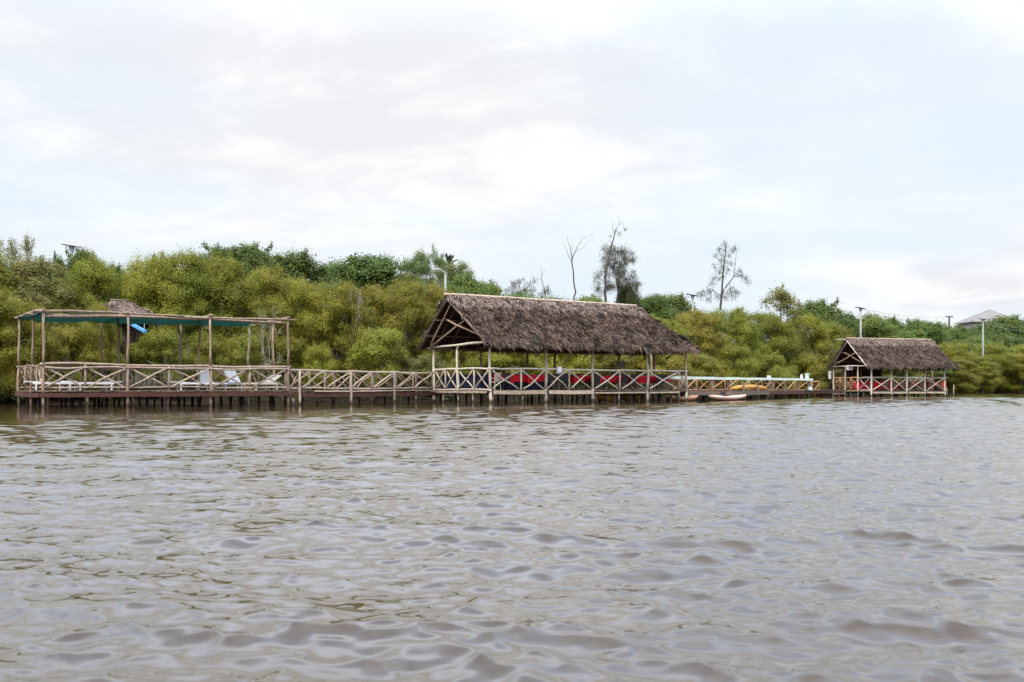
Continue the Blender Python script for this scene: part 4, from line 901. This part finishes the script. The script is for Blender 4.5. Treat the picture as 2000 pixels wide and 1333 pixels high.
# kayaks
def kayak(a, b, z, wid, dep, m, label, rocker=.06, m2=None, flip=False):
    a = np.array((*a, z)); b = np.array((*b, z)); L_ = np.linalg.norm(b-a); d = (b-a)/L_; s = np.array((-d[1], d[0], 0)); up = np.array((0,0,1.)); root = thing('kayak', label, 'kayak', (a+b)/2, 'kayaks at the jetty'); mb = MB(); n = 22; kk = 14; P = []
    for i in range(n+1):
        t = i/n; f = max(.02, math.sin(math.pi*t))**.62; bx = abs(2*t-1); w_ = wid/2*f; c = a+d*L_*t+up*(rocker*bx**2.2*2)
        for k in range(kk):
            th = 2*math.pi*k/kk; y = math.cos(th); zz = math.sin(th); zz = zz*(.62 if zz < 0 else .38)
            well = -.2*dep*math.exp(-((t-.45)/.12)**2)*(1 if (zz > 0 and abs(y) < .75) else 0)
            P.append(c + s*w_*y + up*((-1 if flip else 1)*(dep*f**.5*zz+well)))
    Fc = [tuple(range(kk)), tuple(range(n*kk+kk-1, n*kk-1, -1))]
    for i in range(n):
        for k in range(kk): Fc.append((i*kk+k, i*kk+(k+1) % kk, (i+1)*kk+(k+1) % kk, (i+1)*kk+k))
    mb.poly(P, Fc); mb.build('hull', M[m], root, True)
    if not flip:
        q = MB(); c = a+d*L_*.36+up*dep*.36; q.box(c+up*.12, (.06, wid*.5, .26), (unit(d-up*.25), s, unit(up+d*.25))); q.box(c+d*.2, (.36, wid*.5, .05), (d,s,up)); q.build('seat', M['black'], root)
        q = MB(); q.lathe(a+d*L_*.78+up*dep*.36, [(.11,0),(.11,.03),(.09,.04)], 14); q.build('hatch', M['black'] if m2 is None else M[m2], root)
    return root
def kx(px, Y): return W(px, Y, 0)[:2]
kayak(FJ.at(upj(1427,.55),.55,0)[:2], FJ.at(upj(1498,.55),.55,0)[:2], .83, .62, .34, 'kyellow', 'yellow kayak lying upside down on the jetty deck under the mint plank', -.05, flip=True)
kayak(FJ.at(upj(1385,-.5),-.5,0)[:2], FJ.at(upj(1457,-.5),-.5,0)[:2], .2, .66, .34, 'kpink', 'faded pink kayak floating beside the jetty')
kayak(kx(1299,75.6), kx(1364,75.1), .2, .66, .36, 'korange', 'peach and yellow kayak floating behind the right corner post of the big pavilion', m2='kyellow')
kayak(FP.at(upx_ := FP.upx(1166,1.4),1.4,0)[:2], FP.at(FP.upx(1214,1.2),1.2,0)[:2], .27, .66, .42, 'kyellow', 'yellow kayak behind the dark pilings under the big pavilion, the left one')
kayak(FP.at(FP.upx(1209,2.2),2.2,0)[:2], FP.at(FP.upx(1252,1.6),1.6,0)[:2], .27, .66, .42, 'kyellow', 'yellow kayak under the big pavilion with its pointed end showing at the right')

# ------------------------------------------------------------------ small thatched pavilion on the right
FS = Frame((31.5, 108.0), (31.5+.953*7.9, 108+.3*7.9)); ZS = .50; SD = 5.8; YS = 108.
sp_ = thing('thatched_pavilion', 'small thatched pavilion on stilts at the right end of the jetty', 'pavilion', (*FS.at(0,0,0)[:2], 0))
deck(sp_, FS, -.15, FS.L+.1, -.1, SD+.1, ZS, .2)
es = 2.66
ev = lambda p, v: FS.upx(p, v)
EF0, EF1 = FS.at(ev(1695,-.5),-.5,es), FS.at(ev(1868,-.5),-.5,es+.03); EB0, EB1 = FS.at(ev(1616,SD+.4),SD+.4,es+.05), FS.at(ev(1868,-.5)-.2,SD+.4,es+.05); RG0, RG1 = FS.at(ev(1655,SD/2),SD/2,5.14), FS.at(ev(1818,SD/2),SD/2,5.12)
thatched_roof(sp_, EF0, EF1, EB0, EB1, RG0, RG1, 8, nraft=11, sp=.075)
sf = [1701,1740,1771,1807,1845]; us = [ev(p,0) for p in sf]
for u in us: one('post', M['bleached'], sp_, FS.at(u,-.03,-.9), FS.at(u+random.uniform(-.05,.05),-.03,2.72), .095, .075, .03)
for v in (1.9,3.9,SD): one('post', M['bleached'], sp_, FS.at(0,v,-.9), FS.at(0,v,2.72), .085, .07, .03)
for p in (1682,1722,1764,1795,1820): one('post', M['brown_pole'], sp_, FS.at(ev(p,SD),SD,-.9), FS.at(ev(p,SD),SD,2.7), .08, .07, .03)
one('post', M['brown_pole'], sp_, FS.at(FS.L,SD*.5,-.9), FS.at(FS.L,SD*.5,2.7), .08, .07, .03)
railing(sp_, FS, us, -.02, 1.71, .56, M['bleached'], .055, (0,1,2,3,4), second=False, rbot=False)
SL = Frame(FS.at(0,0,0)[:2], FS.at(0,SD,0)[:2]); railing(sp_, SL, [0,1.9], 0, 1.71, .58, M['bleached'], .05, (0,1), second=False); railing(sp_, SL, [1.9,2.9,3.9,4.8,SD], 0, 1.71, .58, M['orange_pole'], .05, (0,2,4), second=False)
railing(sp_, FS, [ev(p,SD) for p in (1640,1682,1722,1764,1795,1820)], SD, 1.75, .58, M['bleached'], .05, (0,1,2,3,4,5), second=False)
mb = MB(); ua, ub_ = ev(1652,SD), ev(1722,SD); mb.box(FS.at((ua+ub_)/2,SD+.12,2.1), (ub_-ua,.06,1.5), FS.ax()); mb.build('interior_shade_panel', M['lining'], sp_)  # added dark panel standing in for the shaded interior below the roof
SR = Frame(FS.at(FS.L,0,0)[:2], FS.at(FS.L,SD,0)[:2]); railing(sp_, SR, [0,2.9,SD], 0, 1.71, .58, M['bleached'], .05, (0,1), second=False)
one('tie_beam', M['bleached'], sp_, FS.at(-.2,-.3,2.74), FS.at(-.2,SD+.2,2.74), .07, .06, .03)
one('plate_beam', M['rafter'], sp_, FS.at(-.3,-.03,2.6), FS.at(FS.L+.2,-.03,2.6), .07, .06, .03); one('plate_beam', M['rafter'], sp_, FS.at(-.3,SD,2.6), FS.at(FS.L+.2,SD,2.6), .07, .06, .03)
one('gable_pole', M['brown_pole'], sp_, FS.at(-.35,SD-.4,2.8), FS.at(-.5,1.7,3.9), .055, .05, .03); one('gable_pole', M['brown_pole'], sp_, FS.at(-.35,.6,3.0), FS.at(-.5,3.4,4.0), .055, .05, .03); one('gable_pole', M['brown_pole'], sp_, FS.at(-.5,SD-.5,2.8), FS.at(-.7,SD/2-.3,4.9), .05, .04, .02)
e0 = FS.at(ev(1695,-.5)-.04,-.46,es-.02); e1 = RG0+np.array((-.05,-.03,-.08)); one('rake_pole', M['bleached'], sp_, e0, e1, .06, .05, .02)
for a, b in ((0,1),(1,2),(2,3),(3,4)): beam('edge_beam', sp_, FS.at(us[a]+.1,-.15,.38), FS.at(us[b]-.1,-.15,.38), .14, .08, M['pale_beam'])
for v in (.9,2.4,4.2,5.7): beam('joist', sp_, FS.at(0,v,.37), FS.at(FS.L,v,.37), .14, .07, M['dark_pole'])
pilings(sp_, FS, [(u+random.uniform(-.2,.2), v) for v in (.5,2.4,4.0,5.6) for u in np.linspace(.3, FS.L-.3, 7)]+[(0,1.0),(0,3.0),(0,5.0)], .4, M['dark_pole'], .09)
c = FS.at(-.12, 3.05, 2.62); sg = board('hanging_sign', 'tilted white sign with faint writing on the gable of the small pavilion', 'sign', c, FS, .62, .42, .04, 'sign', [(.09,.4,.035),(.0,.46,.035),(-.09,.34,.03)]); sg.rotation_euler = (0,0,0)
c = FS.at(-.35, SD+.15, 1.98); q = thing('meter_box', 'narrow white box on the left rear post of the small pavilion', 'box', c); mb = MB(); mb.box(c, (.2,.14,.72), FS.ax()); mb.build('case', M['white'], q); mb = MB(); mb.box(c-np.array((*FS.v,0))*.078, (.14,.014,.6), FS.ax()); mb.build('cover', M['lamp'], q)
tg, cg, kg = 'tables in the small pavilion', 'cloths in the small pavilion', 'chairs in the small pavilion'
TS = [(1686,2.4,(1.5,1.0),'crimson','at the left gable'),(1717,1.5,(1.6,1.0),'red','right of the left front corner post'),(1753,1.5,(1.4,1.0),'crimson','behind the second front post'),(1783,1.5,(1.3,1.0),'red','right of the third front post'),(1825,1.5,(1.7,1.0),'bright_red','at the right end, brightest red')]
for i, (p, v, sz, m, wd_) in enumerate(TS):
    c = table(FS, ev(p,v), v, ZS, sz, 'table under its red cloth in the small pavilion, ' + wd_, tg, .85)
    cloth('tablecloth', 'long red tablecloth in the small pavilion, ' + wd_, cg, c, FS.ax(), sz, .62 if i < 3 else .42, M[m], .05, 8, i+20)
for p, v, f, lab in ((1700,1.3,1,'behind the left corner post'),(1729,.6,1,'left of the second post'),(1745,.6,1,'right of the second post'),(1762,.7,1,'left of the third post'),(1778,.6,1,'right of the third post'),(1797,.8,1,'left of the fourth post'),(1816,.6,1,'right of the fourth post'),(1833,.6,1,'nearest the right corner post'),(1812,2.6,-1,'on the land side at the right')):
    chair(FS, ev(p,v), v, ZS, f, 'dark wooden chair in the small pavilion, ' + lab, kg, 'rafter')
# thin stakes in the water
for p, y0, r, lab in ((1863,752,.06,'short thin stake standing in open water right of the small pavilion'),(1849,757,.07,'short stake just right of the small pavilion corner post')):
    Y = 118 if p > 1855 else 112; o = MB(); o.pole(W(p,Y,-1), W(p,Y,ZP(y0,Y)), r, r*.8, .02); tag(o.build('stake', M['pole'], None, True), lab, 'stake')

# ------------------------------------------------------------------ little hut in the mangroves on the left
YH = 67.0; FH = Frame(W(232, YH, 0)[:2], W(272, YH+.4, 0)[:2])
ht = thing('thatched_hut', 'little thatched hut half hidden in the mangroves behind the shade deck', 'hut', (*FH.at(0,0,0)[:2], 0))
g0 = np.random.default_rng(31); zr, ze = ZP(588,YH), ZP(624,YH)
A0, A1, B0, B1, K0, K1 = FH.at(-1.3,-1.1,ze), FH.at(1.95,-1.1,ze), FH.at(-1.3,1.9,ze), FH.at(1.95,1.9,ze), FH.at(-.4,.4,zr), FH.at(.5,.4,zr)
V = [thatch(None,A0,A1,K1,K0,g0), thatch(None,B0,B1,K1,K0,g0), thatch(None,A1,B1,K1,K1,g0), thatch(None,A0,B0,K0,K0,g0)]
rf = npmesh('roof', np.concatenate(V), 4, M['ridge'], ht); mb = MB()
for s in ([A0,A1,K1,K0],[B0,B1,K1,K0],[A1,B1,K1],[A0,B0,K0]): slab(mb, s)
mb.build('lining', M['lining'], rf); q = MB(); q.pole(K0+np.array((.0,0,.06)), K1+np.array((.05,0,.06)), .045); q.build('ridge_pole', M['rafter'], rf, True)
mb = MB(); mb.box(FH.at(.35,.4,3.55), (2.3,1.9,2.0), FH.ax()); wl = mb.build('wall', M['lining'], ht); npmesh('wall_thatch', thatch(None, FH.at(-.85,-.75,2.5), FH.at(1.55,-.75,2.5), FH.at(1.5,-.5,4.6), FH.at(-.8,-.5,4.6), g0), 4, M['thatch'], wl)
for u in (-.8,1.4):
    for v in (-.6,1.4): one('stilt', M['dark_pole'], ht, FH.at(u,v,-.4), FH.at(u,v,2.7), .08)
mb = MB(); dd = unit(np.array((.62,-.12,-.33))); c = W(272, YH-3.2, ZP(641.5,YH-3.2)); mb.box(c, (.86,.3,.13), (dd, unit(np.cross((0,0,1.),dd)), unit(np.cross(dd, np.cross((0,0,1.),dd)))), .9)
bp = thing('surfboard', 'bright blue tilted board hanging in front of the little thatched hut', 'board', c); mb.build('board', M['blue'], bp); mb = MB(); mb.path([c+dd*.3+np.array((0,0,.05)), c+dd*.34+np.array((0,0,.5))], [.012,.012], 5); mb.build('rope', M['white'], bp)

# ------------------------------------------------------------------ lamps, utility poles, wires, house
def solar_lamp(px, Y, top, label, side=-1):
    x = (px-1000)/F*Y; z0 = float(ground_z(x,Y)); zt = ZP(top,Y); root = thing('street_lamp', label, 'street lamp', (x,Y,z0), 'solar street lamps behind the trees')
    mb = MB(); mb.path([(x,Y,z0-.3),(x,Y,(z0+zt)/2),(x,Y,zt-.15)], [.15,.13,.10], 10); mb.build('pole', M['concrete'], root, True)
    mb = MB(); mb.box((x,Y,zt-.22), (.24,.22,.36), None, 1.6); mb.build('bracket', M['metal'], root)
    d = unit(np.array((1.,.0,-.16))); mb = MB(); mb.box((x-.12,Y,zt+.03), (1.1,.6,.05), (d,(0,1,0),unit(np.cross(d,(0,1,0))))); mb.build('solar_panel', M['panel'], root)
    mb = MB(); mb.box((x+.52,Y,zt-.1), (.3,.2,.06), None, .9); mb.build('lamp_head', M['metal'], root)
solar_lamp(140, 92, 481, 'dark lamp top with a slanting panel above the trees at the far left')
solar_lamp(1353, 125, 577, 'pale lamp post with a dark slanting panel right of the big roof')
solar_lamp(1681, 150, 602, 'tall grey lamp post with a flat panel above the small thatched roof')
solar_lamp(1920, 186, 624, 'grey lamp post standing clear against the dark trees in front of the tiled roof')
x, Y = (870-1000)/F*99, 99; zt = ZP(537,Y); z0 = float(ground_z(x,Y)); cl = thing('street_lamp', 'white street lamp with a curved arm beside the feathery acacia', 'street lamp', (x,Y,z0))
mb = MB(); mb.path([(x,Y,z0-.3),(x,Y,zt)], [.1,.085], 10); mb.build('pole', M['concrete'], cl, True)
mb = MB(); mb.path([(x,Y,zt-.05),(x-.06,Y,zt+.18),(x-.25,Y,zt+.34),(x-.6,Y,zt+.46)], [.032]*4, 7); mb.build('arm', M['lamp'], cl, True); mb = MB(); mb.box((x-.8,Y,zt+.49), (.42,.16,.08), None, .8); mb.build('lamp_head', M['lamp'], cl)
x, Y = (1854-1000)/F*200, 200.; z0 = float(ground_z(x,Y)); zt = ZP(618,Y); up_ = thing('utility_pole', 'wooden utility pole with a crossarm left of the tiled roof', 'utility pole', (x,Y,z0)); mb = MB(); mb.path([(x,Y,z0-.3),(x,Y,zt)], [.2,.15], 8); mb.build('pole', M['darkbark'], up_, True); mb = MB(); mb.box((x,Y,zt-.1), (1.2,.14,.16)); mb.build('crossarm', M['darkbark'], up_)
for k in (-.5,0,.5):
    mb = MB(); mb.lathe((x+k,Y,zt-.02), [(.05,0),(.08,.06),(.05,.14)], 8); mb.build('insulator', M['metal'], up_)
WR = [((1920,186,632),(2050,190,650),'lower wire running right from the lamp post'),((1920,186,628),(2050,190,640),'upper wire running right from the lamp post'),((1681,150,604),(1854,200,620),'thin wire between the tall lamp post and the utility pole')]
for (p0,Y0,r0),(p1,Y1,r1),lab in WR:
    a, b = W(p0,Y0,ZP(r0,Y0)), W(p1,Y1,ZP(r1,Y1)); mb = MB(); mb.path([a+(b-a)*t-np.array((0,0,.35*4*t*(1-t))) for t in np.linspace(0,1,15)], [.018]*15, 4); tag(mb.build('power_line', M['metal'], None, True), lab, 'wire', 'wires on the right')
# tiled house on the hill
YHs = 262.; c0 = W(1928, YHs, 0); hs = thing('house', 'hilltop house with a faded grey-pink pyramid roof behind the trees on the right', 'house', (c0[0], YHs, 10)); hw = 47/F*YHs; ze = ZP(629,YHs); zt = ZP(605,YHs); P = [c0+np.array((-hw,-hw,ze)), c0+np.array((hw*.98,-hw,ze)), c0+np.array((hw,hw,ze)), c0+np.array((-hw,hw,ze))]; rr0 = c0+np.array((.25,-.1,zt)); rr1 = c0+np.array((.9,.1,zt)); mb = MB()
mb.poly(P+[rr0, rr1], [(0,1,5,4),(1,2,5),(2,3,4,5),(3,0,4),(3,2,1,0)]); rf = mb.build('roof', M['tile'], hs); mb = MB()
for i in range(4): a, b = P[i], P[(i+1) % 4]; mb.box((a+b)/2-np.array((0,0,.14)), (abs(b-a)[0]+.1 if i % 2 == 0 else .1, .1 if i % 2 == 0 else abs(b-a)[1]+.1, .26))
mb.build('fascia', M['housewall'], rf)
mb = MB(); mb.box(c0+np.array((0,0,(ze-.3+6)/2)), (hw*1.72,hw*1.72,ze-.3-6)); wl = mb.build('wall', M['housewall'], hs)
for k in (-.55,0,.55): mb = MB(); mb.box(c0+np.array((k*hw,-hw*.86-.02,ze-1.7)), (1.3,.08,1.3)); f = mb.build('window', M['black'], hs); mb = MB(); mb.box(c0+np.array((k*hw,-hw*.86-.07,ze-2.42)), (1.5,.14,.1)); mb.build('sill', M['lamp'], f)
# low pale roof behind the small pavilion
c0 = W(1641, 128, 0); lr = thing('shed', 'low shed with a pale sheet roof peeping out left of the small thatched roof', 'shed', (c0[0],128,0)); mb = MB(); zz = ZP(664,128); mb.box(c0+np.array((.3,0,zz)), (1.1,1.6,.1), ((1,0,-.06),(0,1,0),(.06,0,1))); mb.build('roof', M['lamp'], lr); mb = MB(); mb.box(c0+np.array((.4,.1,zz/2-.1)), (.8,1.2,zz-.3)); mb.build('wall', M['lining'], lr)
